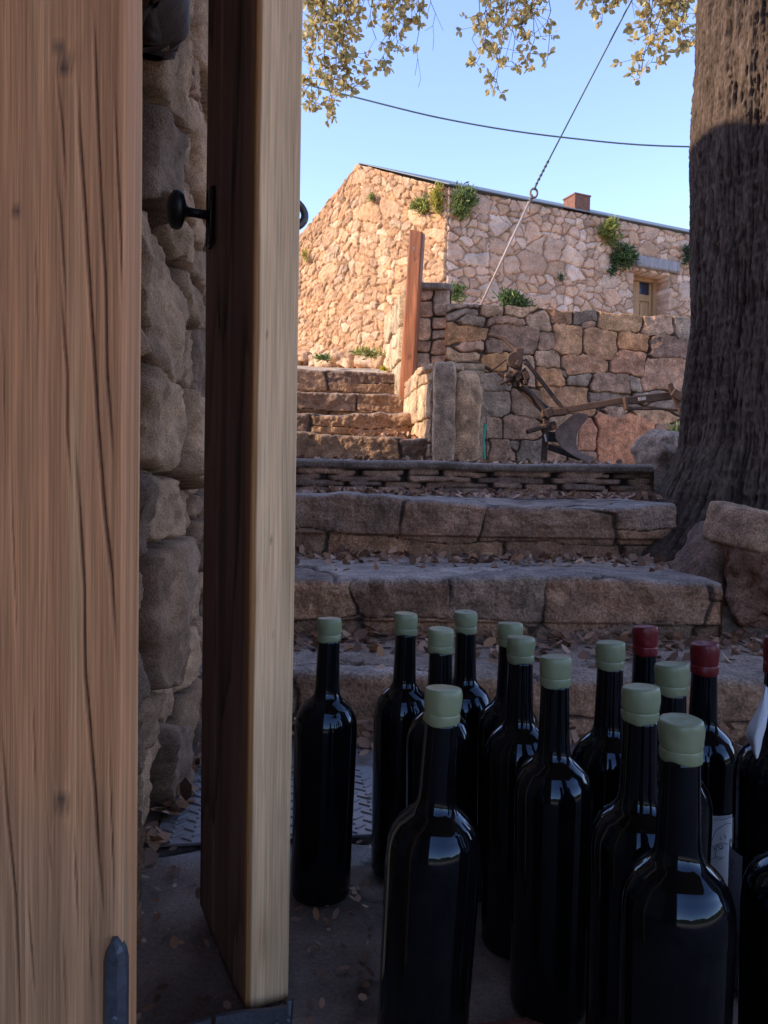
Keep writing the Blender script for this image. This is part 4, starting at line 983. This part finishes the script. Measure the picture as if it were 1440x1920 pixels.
GR = [(.15, .21, .07), (.19, .25, .08), (.12, .17, .065)]; YG = [(.42, .40, .09), (.34, .35, .10), (.52, .42, .07)]; MG = [(.24, .29, .09), (.29, .32, .10)]
DG = [(.07, .12, .055), (.09, .14, .06), (.055, .10, .045)]
def hw(px, py, off=.12): return on_plane(px, py, Vector((HX, HY, 0))+nl*off, nl)
def gw(px, py, off=.10): return on_plane(px, py, Vector((HX, HY, 0))+ng*off, ng)
GP = 'plants growing on the house walls'
plant('wall_plant', hw(865, 378), .17, .19, 1100, .09, GR+MG, 'bushy green plant at the top corner of the house, right of the corner', seed=1, group=GP)
plant('wall_plant', gw(818, 378), .07, .17, 380, .09, YG, 'yellow green plant high on the gable beside the corner', seed=2, group=GP)
plant('wall_plant', gw(788, 388), .13, .13, 450, .08, MG+YG[:1], 'thin straggly green plant high on the gable, left of the yellow one', seed=3, group=GP)
plant('wall_plant', gw(697, 372), .05, .05, 120, .06, MG, 'small lone green tuft near the gable peak', seed=4, group=GP)
plant('wall_plant', gw(572, 482), .05, .09, 120, .06, YG, 'pale yellowish tuft at the left of the gable next to the open door', seed=5, group=GP)
plant('wall_plant', hw(1142, 438), .13, .16, 800, .09, YG[:2]+MG, 'yellow tipped green plant under the eave right of the chimney', seed=6, group=GP)
plant('wall_plant', hw(1168, 474), .18, .24, 1300, .08, DG+GR, 'dark green hanging shrub on the wall beside the door lintel', seed=7, group=GP, up_=.1)
plant('wall_plant', hw(1150, 508), .06, .09, 200, .06, DG, 'small dark wisp hanging below the shrub left of the door lintel', seed=8, group=GP, up_=-.2)
plant('wall_plant', hw(1292, 478), .08, .16, 300, .07, DG, 'dark green plant on the house wall touching the oak trunk', seed=9, group=GP)
plant('wall_plant', hw(1052, 520), .04, .06, 90, .05, DG, 'tiny dark tuft in the middle of the house wall', seed=10, group=GP)
plant('bush', P(965, 568, 7.0), .12, .07, 900, .08, DG+GR, 'low dark green bush just behind the top of the terrace wall', 'bush', seed=11, wid=.10)
plant('bush', P(857, 552, 7.4), .07, .07, 220, .07, GR, 'small grey green bush at the house corner above the terrace wall', 'bush', seed=12)
plant('weed', P(605, 672, 8.6), .12, .04, 200, .06, MG+GR, 'green weed at the gable foot near the open door', 'weed', seed=13)
plant('weed', P(690, 664, 8.9), .20, .05, 260, .07, YG+MG, 'yellow green weed at the gable foot left of the red post', 'weed', seed=14)
plant('weed', P(720, 693, 5.35), .03, .012, 70, .03, [(.45, .38, .03)], 'tiny bright yellow weed on the top step by the pier', 'weed', seed=15)
plant('grass_tuft', P(1277, 822, 4.3), .06, .05, 400, .07, [(.16, .22, .09), (.20, .25, .11)], 'soft green grass tuft on the rock beside the oak trunk', 'grass', seed=16, wid=.04)

# ------------------------------------------------------------ loose rocks
def topr(*a, label='', **k):
    o = rock('rock', *a, **k); tag(o, label, 'rock'); return o
q = P(1242, 880, 3.42); topr((q.x, 3.42, .60), (.20, .20, .27), 41, label='upright rounded grey rock between the slate riser and the oak', p=5, rough=.14, colour=(.36, .25, .18), rotz=.4)
q = P(1300, 880, 3.75); topr((q.x+.02, 3.75, .62), (.20, .2, .26), 47, label='brown rock half hidden behind the grey upright rock', p=3.2, rough=.1, colour=(.34, .20, .14))
q = P(1402, 1000, 1.95); topr((q.x+.05, 1.95, q.z), (.24, .20, .105), 42, label='pale tilted slab of rock resting on the boulders below the oak', p=11, rough=.09, colour=(.36, .22, .135), tilt=(.10, .20), rotz=.25, n=34)
q = P(1420, 1110, 1.95); topr((q.x+.08, 1.98, .27), (.33, .30, .26), 43, label='round coarse brown boulder under the tilted slab', p=3.6, rough=.22, colour=(.24, .125, .08), n=34)
q = P(1345, 1070, 2.02); topr((q.x, 2.06, .27), (.12, .2, .22), 44, label='dark wedge shaped rock left of the round boulder', p=5, rough=.2, colour=(.20, .12, .085), tilt=(0, .5))

# ------------------------------------------------------------ the plough
def zp(x, y, dY=0.0): return P(820+x/2.88, 540+y/2.88, 4.50+dY)
pl = empty('plough', P(1030, 870, 4.5)); tag(pl, 'rusty antique iron plough leaning against the dry stone terrace wall', 'plough')
RU = (.085, .045, .028); RU2 = (.11, .058, .034)
mb = MB()
mb.bar(zp(665, 663), zp(1020, 605), .040, .022, col=RU2, bev=.004); mb.bar(zp(1005, 612, -.006), zp(1290, 578, .03), .048, .030, col=RU, bev=.004); mb.bar(zp(1280, 578, .04), zp(1470, 556, .06), .038, .03, col=RU, bev=.004)
mb.build('beam', M_RUST, pl)
mb = MB(); mb.bar(zp(1010, 590, -.02), zp(1020, 660, -.02), .018, .05, upv=(1, 0, 0), col=RU, bev=.003); mb.bar(zp(1085, 600, -.024), zp(1125, 594, -.024), .02, .006, col=(.30, .26, .24)); mb.tube([zp(1020, 655, -.01), zp(1200, 652), zp(1380, 665)], .008, 8, RU); mb.build('side_rod', M_RUST, pl)
mb = MB(); mb.bar(zp(1255, 515, -.02), zp(1300, 640, -.02), .030, .012, upv=(1, 0, 0), col=RU, bev=.002); mb.tube([zp(1300, 630, -.02), zp(1325, 700, -.02), zp(1350, 760, -.01), zp(1345, 800, 0)], [.012, .011, .009, .006], 8, RU); mb.bar(zp(1270, 560, -.03), zp(1330, 600, -.03), .05, .02, col=RU, bev=.004); mb.build('coulter', M_RUST, pl)
mb = MB(); mb.bar(zp(470, 385, -.02), zp(680, 655, -.01), .024, .010, col=RU, bev=.002); mb.build('strut', M_RUST, pl)
mb = MB()
mb.tube(catmull([zp(330, 455), zp(430, 520), zp(500, 570), zp(560, 640), zp(600, 700)], 5), .016, 8, RU); mb.tube(catmull([zp(480, 540, .05), zp(540, 600, .05), zp(600, 650, .03), zp(680, 660, 0)], 5), .012, 8, RU)
mb.bar(zp(400, 500, .02), zp(600, 690, 0), .03, .012, col=RU, bev=.002)
mb.build('rear_frame', M_RUST, pl)
mb = MB(); mb.tube(catmull([zp(100, 402, -.05), zp(190, 402, -.03), zp(235, 415, -.02), zp(295, 448, 0)], 5), [.012]*11+[.011]*5 if False else .011, 8, RU); mb.build('handle', M_RUST, pl)
mb = MB(); mb.tube(catmull([zp(275, 255, .06), zp(350, 272, .05), zp(395, 310, .03), zp(440, 350, 0)], 5), .013, 8, RU); mb.build('handle', M_RUST, pl)
mb = MB(); mb.tube([zp(298, 442, -.01), zp(420, 350, -.01)], .006, 8, RU)
r_ = random.Random(3)
hubc = zp(430, 430)
mb.box(zp(440, 350), (.05, .06, .055), None, RU, .008); mb.bar(zp(435, 330), zp(430, 520), .05, .05, upv=(1, 0, 0), col=RU, bev=.008)
for k in range(11):
    a_ = k/11*2*math.pi; q = Vector((math.cos(a_)*.055, -.01+r_.uniform(-.02, .02), math.sin(a_)*.04)); cq = zp(425, 490); mb.bar(cq, cq+q*1.35, .018, .016, col=RU2, bev=.003)
for k in range(16):
    cq = zp(r_.uniform(380, 480), r_.uniform(355, 530), r_.uniform(-.05, .03)); mb.box(cq, (r_.uniform(.015, .04), .02, r_.uniform(.015, .05)), Matrix.Rotation(r_.uniform(0, 3), 3, 'Y'), RU, .003)
mb.lathe([(.045, -.012), (.05, -.006), (.05, .006), (.045, .012)], zp(420, 390, -.02), 20, Matrix.Rotation(math.pi/2, 3, 'X'), RU)
mb.tube([zp(470, 450), zp(490, 495, -.04)], .01, 8, RU); mb.tube([zp(380, 500, -.03), zp(335, 520, -.05)], .009, 8, RU)
mb.build('turning_gear', M_RUST, pl)
# mouldboard: curved twisted plate
row = [[(735, 672), (780, 672), (830, 682)], [(690, 715), (740, 712), (800, 722)], [(640, 752), (700, 750), (765, 760)], [(626, 790), (690, 800), (752, 812)], [(645, 840), (700, 850), (755, 868)], [(690, 882), (735, 890), (785, 895)], [(745, 915), (790, 905), (840, 905)], [(815, 950), (845, 940), (865, 945)]]
V = []
for i, rr in enumerate(row):
    for k, (x, y) in enumerate(rr):
        V.append(tuple(zp(x, y, [-.09, -.05, -.02][k]*(1-.35*i/7)-.03*math.sin(i/7*math.pi))))
Vb = [tuple(Vector(v)+Vector((.004, .012, 0))) for v in V]; n = len(V)
Fs = [(i*3+k, i*3+k+1, i*3+k+4, i*3+k+3) for i in range(7) for k in range(2)]; Fs2 = [tuple(n+x for x in f[::-1]) for f in Fs]
rg = [0, 3, 6, 9, 12, 15, 18, 21, 22, 23, 20, 17, 14, 11, 8, 5, 2, 1]
Fs3 = [(rg[k], rg[(k+1) % len(rg)], n+rg[(k+1) % len(rg)], n+rg[k]) for k in range(len(rg))]
mb = MB(); mb.add(V+Vb, Fs+Fs2+Fs3, (.16, .090, .062)); ob = mb.build('mouldboard', M_RUST, pl, smooth=True)
md = ob.modifiers.new('sub', 'SUBSURF'); md.levels = 2; md.render_levels = 2
mb = MB(); mb.bar(zp(590, 670, .01), zp(575, 935, .01), .035, .018, upv=(1, 0, 0), col=RU, bev=.003); mb.bar(zp(480, 778, .0), zp(590, 745, 0), .028, .03, col=RU2, bev=.006); mb.bar(zp(560, 760, .02), zp(640, 740, .02), .05, .03, col=RU, bev=.004)
mb.bar(zp(575, 800, .03), zp(690, 810, .03), .06, .02, col=(.03, .025, .025), bev=.003); mb.bar(zp(580, 790, -.01), zp(588, 830, -.01), .010, .004, upv=(1, 0, 0), col=(.55, .52, .48))
mb.bar(zp(600, 858, .02), zp(820, 935, .02), .035, .02, col=(.04, .03, .03), bev=.003)
mb.build('landside', M_RUST, pl)
mb = MB(); mb.bar(zp(560, 680), zp(700, 665), .05, .035, col=RU, bev=.008); mb.bar(zp(590, 650), zp(610, 700), .05, .04, upv=(1, 0, 0), col=RU, bev=.008); mb.build('frog', M_RUST, pl)

# ------------------------------------------------------------ hose, wires, stay rod
mb = MB(); mb.tube(catmull([P(907, 870, 4.15), P(904, 845, 4.15), P(904, 820, 4.17), P(908, 797, 4.2)], 6), .0165, 14, (.02, .23, .13)); 
o = mb.build('hose', M_PLASTIC, smooth=True); tag(o, 'short green plastic pipe standing against the terrace wall', 'hose')
mb = MB(); mb.tube([P(912, 868, 4.2), P(912, 783, 4.22)], .003, 6, (.10, .08, .07)); o = mb.build('thin_rod', M_RUST, smooth=True); tag(o, 'thin dark rod stuck upright beside the green pipe', 'rod')
sr = empty('stay_wire', P(900, 572, 5.4)); tag(sr, 'steel stay rod with an eye and twisted green cable, rising over the terrace wall', 'stay wire')
mb = MB(); A_ = P(893, 590, 5.45); B_ = P(993, 378, 5.25); mb.tube([A_, B_], .0085, 10, (.42, .33, .28)); mb.build('rod', M_CABLE, sr, smooth=True)
mb = MB(); C_ = P(1001, 362, 5.24); rx_ = .024
loop = [C_+rt*(rx_*math.cos(a_))+up*(1.35*rx_*math.sin(a_)) for a_ in [k/16*2*math.pi for k in range(17)]]
mb.tube(loop, .0075, 8, (.20, .15, .13), cap=False)
dirv = (C_-B_).normalized(); sdv = dirv.cross(Vector((0, 1, 0)))
mb.tube([B_+dirv*(k/12*.055-.01)+sdv*.008*math.cos(k*1.1)+Vector((0, .008*math.sin(k*1.1), 0)) for k in range(13)], .008, 8, (.22, .16, .14))
mb.build('eye', M_RUST, sr, smooth=True)
mb = MB(); T0 = P(1006, 345, 5.22); T1 = P(1175, 18, 4.7); T2 = P(1240, -100, 4.5)
mb.tube([C_+up*.02, T0], .008, 8, (.14, .17, .16))
for ph in (0, math.pi):
    mb.tube([T0.lerp(P(1030, 298, 5.15), k/20)+rt*(.006*math.cos(k*.9+ph))+Vector((0, .006*math.sin(k*.9+ph), 0)) for k in range(21)], .005, 6, (.14, .19, .17))
mb.tube([P(1030, 298, 5.15), P(1095, 172, 4.95), T1, T2, Vector((1.6, 3.6, 3.9))], .0055, 8, (.13, .18, .16)); mb.build('cable', M_CABLE, sr, smooth=True)
mb = MB(); pts = catmull([P(200, 60, 6.5), P(665, 182, 6.2), P(860, 228, 6.2), P(1060, 258, 6.2), P(1290, 275, 6.2), P(1700, 270, 6.3), P(2600, 180, 6.6)], 6)
mb.tube(pts, .0065, 8, (.12, .17, .17)); o = mb.build('overhead_cable', M_CABLE, smooth=True); tag(o, 'thin dark overhead cable sagging across the sky to the oak', 'cable')

# ------------------------------------------------------------ checker plate at the threshold
pla = empty('checker_plate', (-.15, 1.16, 0)); tag(pla, 'grey steel checker plate lying at the threshold behind the bottles', 'metal plate')
mb = MB(); CP = (.21, .205, .205)
mb.box((-.155, 1.11, .006), (.32, .25, .004), Matrix.Rotation(.14, 3, 'Z'), CP, .0008)
mb.build('sheet', M_STEEL, pla)
mb = MB(); 
for i in range(11):
    for k in range(17):
        q = Matrix.Rotation(.14, 3, 'Z') @ Vector((-.145+i*.0275+(.0135 if k % 2 else 0), -.115+k*.0140, 0)); a_ = math.radians(38 if (k % 2) else -38)+.14
        mb.box((q.x-.155, q.y+1.11, .0085), (.020, .0042, .0030), Matrix.Rotation(a_, 3, 'Z'), CP, .0012)
mb.build('raised_pattern', M_STEEL, pla)
mb = MB(); mb.box((.128, .62, .004), (.10, .07, .008), Matrix.Rotation(.2, 3, 'Z'), (.16, .055, .035), .002); o = mb.build('floor_tile', M_STONEN); tag(o, 'small reddish tile lying on the floor among the bottles', 'tile')

# ------------------------------------------------------------ fallen leaves
def litter(name, spots, n, label, seed, Lr=(.022, .045)):
    """spots: callable r -> (x,y,z)"""
    r = random.Random(seed); LV = []; LC = []
    DC = [(.22, .155, .11), (.30, .22, .16), (.16, .11, .08), (.42, .34, .27), (.12, .085, .065), (.25, .16, .095), (.34, .27, .21)]
    for _ in range(n):
        x, y, z = spots(r); L = r.uniform(*Lr); w2 = L*r.uniform(.2, .32); a_ = r.uniform(0, 6.28); ti = r.gauss(0, .45)
        d = Vector((math.cos(a_)*math.cos(ti), math.sin(a_)*math.cos(ti), math.sin(ti))); s_ = d.cross(Vector((r.gauss(0, .4), r.gauss(0, .4), 1))).normalized(); n_ = s_.cross(d); cu = r.uniform(.05, .4)
        p = Vector((x, y, z+abs(math.sin(ti))*L*.4+.002))
        q = [p-d*L*.5+n_*cu*L*.3, p-d*L*.2+s_*w2+n_*cu*w2, p+d*L*.25+s_*w2*.9+n_*cu*w2, p+d*L*.5+n_*cu*L*.35, p+d*L*.25-s_*w2*.9+n_*cu*w2, p-d*L*.2-s_*w2+n_*cu*w2, p]
        LV.append([tuple(v) for v in q]); c = r.choice(DC); f = r.uniform(.7, 1.3); LC.append([(c[0]*f*1.3, c[1]*f, c[2]*f*.85)]*7)
    n = len(LV); b0 = np.arange(n)*7
    Fc = np.concatenate([np.stack([b0, b0+1, b0+2, b0+6], -1), np.stack([b0+6, b0+2, b0+3, b0+4], -1), np.stack([b0, b0+6, b0+4, b0+5], -1)])
    o = mesh_obj(name, np.array(LV).reshape(-1, 3), Fc[:, ::-1].copy(), M_DRY, None, np.array(LC).reshape(-1, 3), False); tag(o, label, 'leaves', kind='stuff')
def sp_t(x0, x1, yb, depth, z, pile=.03):
    def f(r):
        t = min(1, abs(r.gauss(0, .33))); t = r.random() if r.random() < .12 else t
        if t > 1: t = 1
        return r.uniform(x0, x1), yb-t*depth, z+r.random()*pile*(1-t)**2
    return f
litter('leaf_litter', sp_t(-1.2, 1.15, 1.81, .36, .110, .022), 1300, 'dry brown oak leaves drifted on the lowest stone step', 1)
litter('leaf_litter', sp_t(-1.2, 1.0, 2.42, .46, .252, .016), 1300, 'dry oak leaves drifted on the second stone step', 2)
litter('leaf_litter', sp_t(-1.2, 1.1, 3.0, .40, .450, .014), 1300, 'dry oak leaves piled against the thin slate riser', 3)
litter('leaf_litter', sp_t(-1.2, 1.1, 3.95, .9, .595, .03), 1100, 'dry leaves scattered on the landing below the upper steps', 4)
litter('leaf_litter', sp_t(-.2, .22, 4.34, .28, .757, .04), 160, 'small heap of dry leaves in the corner of the upper steps', 5)
litter('leaf_litter', sp_t(-1.2, 1.9, 1.42, .30, .004, .03), 900, 'dry leaves gathered on the flagstones at the foot of the steps', 6, (.02, .042))
litter('leaf_litter', lambda r: (lambda x, y: (x, y, float(terrain(np.array(x), np.array(y)))+.012))(r.uniform(.85, 1.6), r.uniform(1.5, 2.5)), 700, 'dry leaves lying among the boulders below the oak', 9)
litter('debris', lambda r: (r.uniform(-.33, .0) if r.random() < .75 else r.uniform(-.1, .5), r.uniform(.55, 1.0), .003), 420, 'small crumbs of dry leaf and grit on the cellar floor', 21, (.004, .015))
litter('leaf_litter', lambda r: (-.315+.03*r.random()+(1.2-r.uniform(.86, 1.3))*0, r.uniform(.86, 1.36), .004+.01*r.random()), 70, 'dry leaves along the stone reveal by the checker plate', 7, (.02, .04))

# ------------------------------------------------------------ bottles
def bottle_parts(root, h, red, sides=48, capc=None):
    s = h/.325; loc = root.location
    prof = [(.010, .004), (.028, .001), (.0335, .0015), (.0348, .006), (.0355, .015), (.0364, .10), (.0374, .178), (.0375, .192), (.0367, .2035), (.0340, .2130), (.0292, .2210), (.0232, .2272), (.0180, .2320), (.0153, .2375), (.0143, .246), (.0138, .262), (.0131, .285), (.0128, .2990)]
    pr_ = [(Vector((a_, b_, 0))) for a_, b_ in prof]; sm = catmull(pr_, 4)
    mb = MB(); mb.lathe([(p.x*(.985 if p.x > .03 else 1), p.y*s) for p in sm], tuple(loc), sides); o = mb.build('glass_body', M_GLASS, root, smooth=True, origin=tuple(loc))
    cl = .034 if red else .0265; z0 = .325-cl
    cp = [(.0128, z0-.0005), (.0138, z0+.0005), (.0142, z0+.004), (.0141, z0+cl*.26), (.0137, z0+cl*.30), (.0141, z0+cl*.35), (.0146, z0+cl*.55), (.0147, z0+cl*.80), (.0141, z0+cl*.93), (.0128, z0+cl*.985), (.008, z0+cl*1.0), (.001, z0+cl*.995)]
    pc_ = catmull([Vector((a_, b_, 0)) for a_, b_ in cp], 3)
    seed = int(loc.x*9000+loc.y*700) % 997; seg = 40; V = []
    base = np.array((.155, .010, .014)) if red else np.array((.25, .275, .150))
    if capc is not None: base = base*capc
    V = []; n = len(pc_)
    for p in pc_:
        for k in range(seg):
            a_ = 2*math.pi*k/seg; V.append((p.x*math.cos(a_), p.x*math.sin(a_), p.y*s))
    V = np.array(V); d = .0008*fbm(V[:, 0]*110+seed, V[:, 1]*110, V[:, 2]*90, seed, 4)
    rr = np.hypot(V[:, 0], V[:, 1])+1e-6; V[:, 0] += V[:, 0]/rr*d*1.6; V[:, 1] += V[:, 1]/rr*d*1.6
    low = np.arange(len(V)) < seg*4; V[low, 2] += (.0008*np.sin(np.arctan2(V[low, 1], V[low, 0])*2+seed)+.0003*np.sin(np.arctan2(V[low, 1], V[low, 0])*5+seed))
    V[:, 2] += ss(V[:, 2], .32*s, .325*s)*.0007*np.sin(np.arctan2(V[:, 1], V[:, 0])+seed)
    Fs = [(i*seg+k, i*seg+(k+1) % seg, (i+1)*seg+(k+1) % seg, (i+1)*seg+k) for i in range(n-1) for k in range(seg)]+[tuple((n-1)*seg+k for k in range(seg)), tuple(range(seg))[::-1]]
    mb = MB(); mb.add(V+np.array(loc), Fs, base); mb.build('wax_seal', M_WAX, root, smooth=True, origin=tuple(loc))

BOT = [  # px of cap centre, py of cap top, distance, red?, label
    (618, 1160, .868, 0, 'dark wine bottle with green wax, leftmost, next to the open door edge'),
    (762, 1151, .925, 0, 'green waxed wine bottle second from the left, standing just right of the leftmost bottle'),
    (827, 1180, .825, 0, 'green waxed bottle directly behind the front left bottle'),
    (874, 1148, .945, 0, 'farthest green waxed bottle, right of the one directly behind the front left bottle'),
    (957, 1169, .868, 0, 'green waxed bottle mostly hidden behind its neighbour in the middle of the back row'),
    (977, 1195, .775, 0, 'green waxed bottle just in front of the mostly hidden one in the middle'),
    (1042, 1232, .680, 0, 'large green waxed bottle in the centre of the group, in the middle row'),
    (832, 1291, .570, 0, 'big green waxed bottle in the front row on the left'),
    (1145, 1205, .752, 0, 'green waxed bottle left of the shorter red waxed one, behind the centre bottle'),
    (1210, 1175, .875, 1, 'red waxed bottle farthest back on the right'),
    (1260, 1246, .660, 0, 'green waxed bottle between the two red waxed ones'),
    (1322, 1207, .795, 1, 'red waxed bottle with a white label bearing a sketched head'),
    (1202, 1289, .578, 0, 'green waxed bottle just behind the nearest one, on its left'),
    (1278, 1351, .492, 0, 'nearest and largest green waxed bottle, front right'),
    (1464, 1193, .70, 1, 'red waxed bottle at the right edge with torn white paper on its neck'),
    (1512, 1352, .50, 0, 'dark bottle cut off by the lower right edge, only its shoulder showing')]
broots = []
for k, (px, py, Y, red, lab) in enumerate(BOT):
    q = P(px, py, Y); h = q.z
    rtb = empty('wine_bottle', (q.x, q.y, .0012)); tag(rtb, lab, 'bottle', 'wine bottles standing on the cellar floor')
    bottle_parts(rtb, h, red, 64 if Y < .7 else 48, capc=.9+.2*((k*7) % 5)/5); broots.append((rtb, h))

for k_, ang in ((7, .044), (0, .020), (1, .014)):
    r0_ = broots[k_][0]; r0_.rotation_euler.y = ang; r0_.location.x -= math.sin(ang)*broots[k_][1]

# label with a line drawing on the red-waxed bottle
def cyl_patch(root, r, a0, a1, z0, z1, n=40, base=None):
    V = []; 
    for z in (z0, z1):
        for k in range(n+1):
            a_ = a0+(a1-a0)*k/n; V.append((r*math.sin(a_), -r*math.cos(a_), z))
    V = np.array(V)
    view = math.atan2(root.location.x, root.location.y)   # turn so that angle 0 faces the viewer
    c, s = math.cos(-view), math.sin(-view); R = np.array([[c, -s, 0], [s, c, 0], [0, 0, 1]])
    Vo = np.concatenate([V, V*np.array([.995, .995, 1])]) @ R.T+np.array(root.location)
    m = n+1
    Fs = [(k, k+1, m+k+1, m+k) for k in range(n)]+[(2*m+k+1, 2*m+k, 3*m+k, 3*m+k+1) for k in range(n)]
    Fs += [(m+k, m+k+1, 3*m+k+1, 3*m+k) for k in range(n)]+[(k+1, k, 2*m+k, 2*m+k+1) for k in range(n)]+[(0, m, 3*m, 2*m), (m-1+m, m-1, 2*m+m-1, 3*m+m-1)]
    return Vo, Fs, R
rt12, h12 = broots[11]
mb = MB(); Vo, Fs, R12 = cyl_patch(rt12, .0382, math.radians(5), math.radians(125), .030, .1475); mb.add(Vo, Fs, (.82, .82, .82)); lbl = mb.build('paper_label', M_PAPER, rt12, smooth=True)
cpx = 720+F*rt12.location.x/rt12.location.y
def lab_pt(x, y):
    px = 1240+x/6.4; py = 1400+y/6.4; a_ = math.asin(max(-1, min(1, (px-1317)/66.0)))
    z = P(1350, py, rt12.location.y-.025).z; r = .0385
    v = np.array((r*math.sin(a_), -r*math.cos(a_), z)) @ R12.T+np.array(rt12.location); return Vector((v[0], v[1], z))
mb = MB()
for ln in [[(820, 875), (780, 860), (730, 890), (670, 930), (645, 990), (625, 1060), (628, 1120), (655, 1130), (650, 1165), (665, 1200), (672, 1240), (700, 1275), (730, 1272), (760, 1250)],
           [(655, 1110), (690, 1108), (705, 1140), (740, 1155), (735, 1120), (705, 1095), (720, 1085), (790, 1110)], [(660, 1150), (690, 1190), (670, 1160), (680, 1120)], [(680, 1245), (640, 1270), (600, 1305)],
           [(745, 985), (762, 1010), (766, 1040)], [(705, 1010), (722, 1038), (712, 1042)], [(700, 1240), (720, 1250), (712, 1275)], [(825, 1060), (830, 1090)], [(700, 1130), (720, 1160), (745, 1140)]]:
    mb.tube(catmull([lab_pt(*q) for q in ln], 3), .00022, 5, (.02, .025, .06))
for yy in (795, 815): mb.tube([lab_pt(x, yy-(x-575)**2*.00035) for x in range(580, 866, 15)], .00022 if yy == 815 else .00012, 5, (.05, .07, .14))
mb.build('line_drawing', M_PAPER, rt12, smooth=True)
rt15, h15 = broots[14]
mb = MB(); Vo, Fs, _ = cyl_patch(rt15, .0383, math.radians(-100), math.radians(-42), .012, .140); mb.add(Vo, Fs, (.12, .115, .125)); mb.build('paper_label', M_PAPER, rt15, smooth=True)
mb = MB()
for k in range(16):
    z = .128-k*.005
    Vo, Fs, _ = cyl_patch(rt15, .0386, math.radians(-96), math.radians(-60-(k % 3)*3), z, z+.0012, 10); mb.add(Vo, Fs, (.06, .06, .07))
for z in (.034, .041): Vo, Fs, _ = cyl_patch(rt15, .0386, math.radians(-96), math.radians(-46), z, z+.003, 12); mb.add(Vo, Fs, (.02, .02, .025))
mb.build('printed_lines', M_PAPER, rt15)
# torn paper hanging from the neck
edge = [(1434, 1283, 1440, 1290), (1428, 1310, 1441, 1312), (1418, 1335, 1440, 1340), (1402, 1362, 1436, 1365), (1398, 1380, 1430, 1385), (1408, 1398, 1427, 1402), (1414, 1415, 1422, 1420), (1417, 1421, 1419, 1423)]
V = []; yy = rt15.location.y
for i, (xa, ya, xb, yb) in enumerate(edge):
    for k in range(5):
        t = k/4; V.append(tuple(P(xa+(xb-xa)*t, ya+(yb-ya)*t, yy-.034-.004*math.sin(i*1.3+t*5)-.010*math.sin(t*3.0)+.022*(1 if i < 3 else 0)*(3-i)/3)))
n = len(V); Vb = [tuple(Vector(v)+Vector((0, .0006, 0))) for v in V]
Fs = [(i*5+k, i*5+5+k, i*5+6+k, i*5+1+k) for i in range(7) for k in range(4)]; Fs += [tuple(n+x for x in f[::-1]) for f in Fs]
mb = MB(); mb.add(V+Vb, Fs, (.55, .55, .56)); mb.build('torn_paper', M_PAPER, rt15, smooth=True)
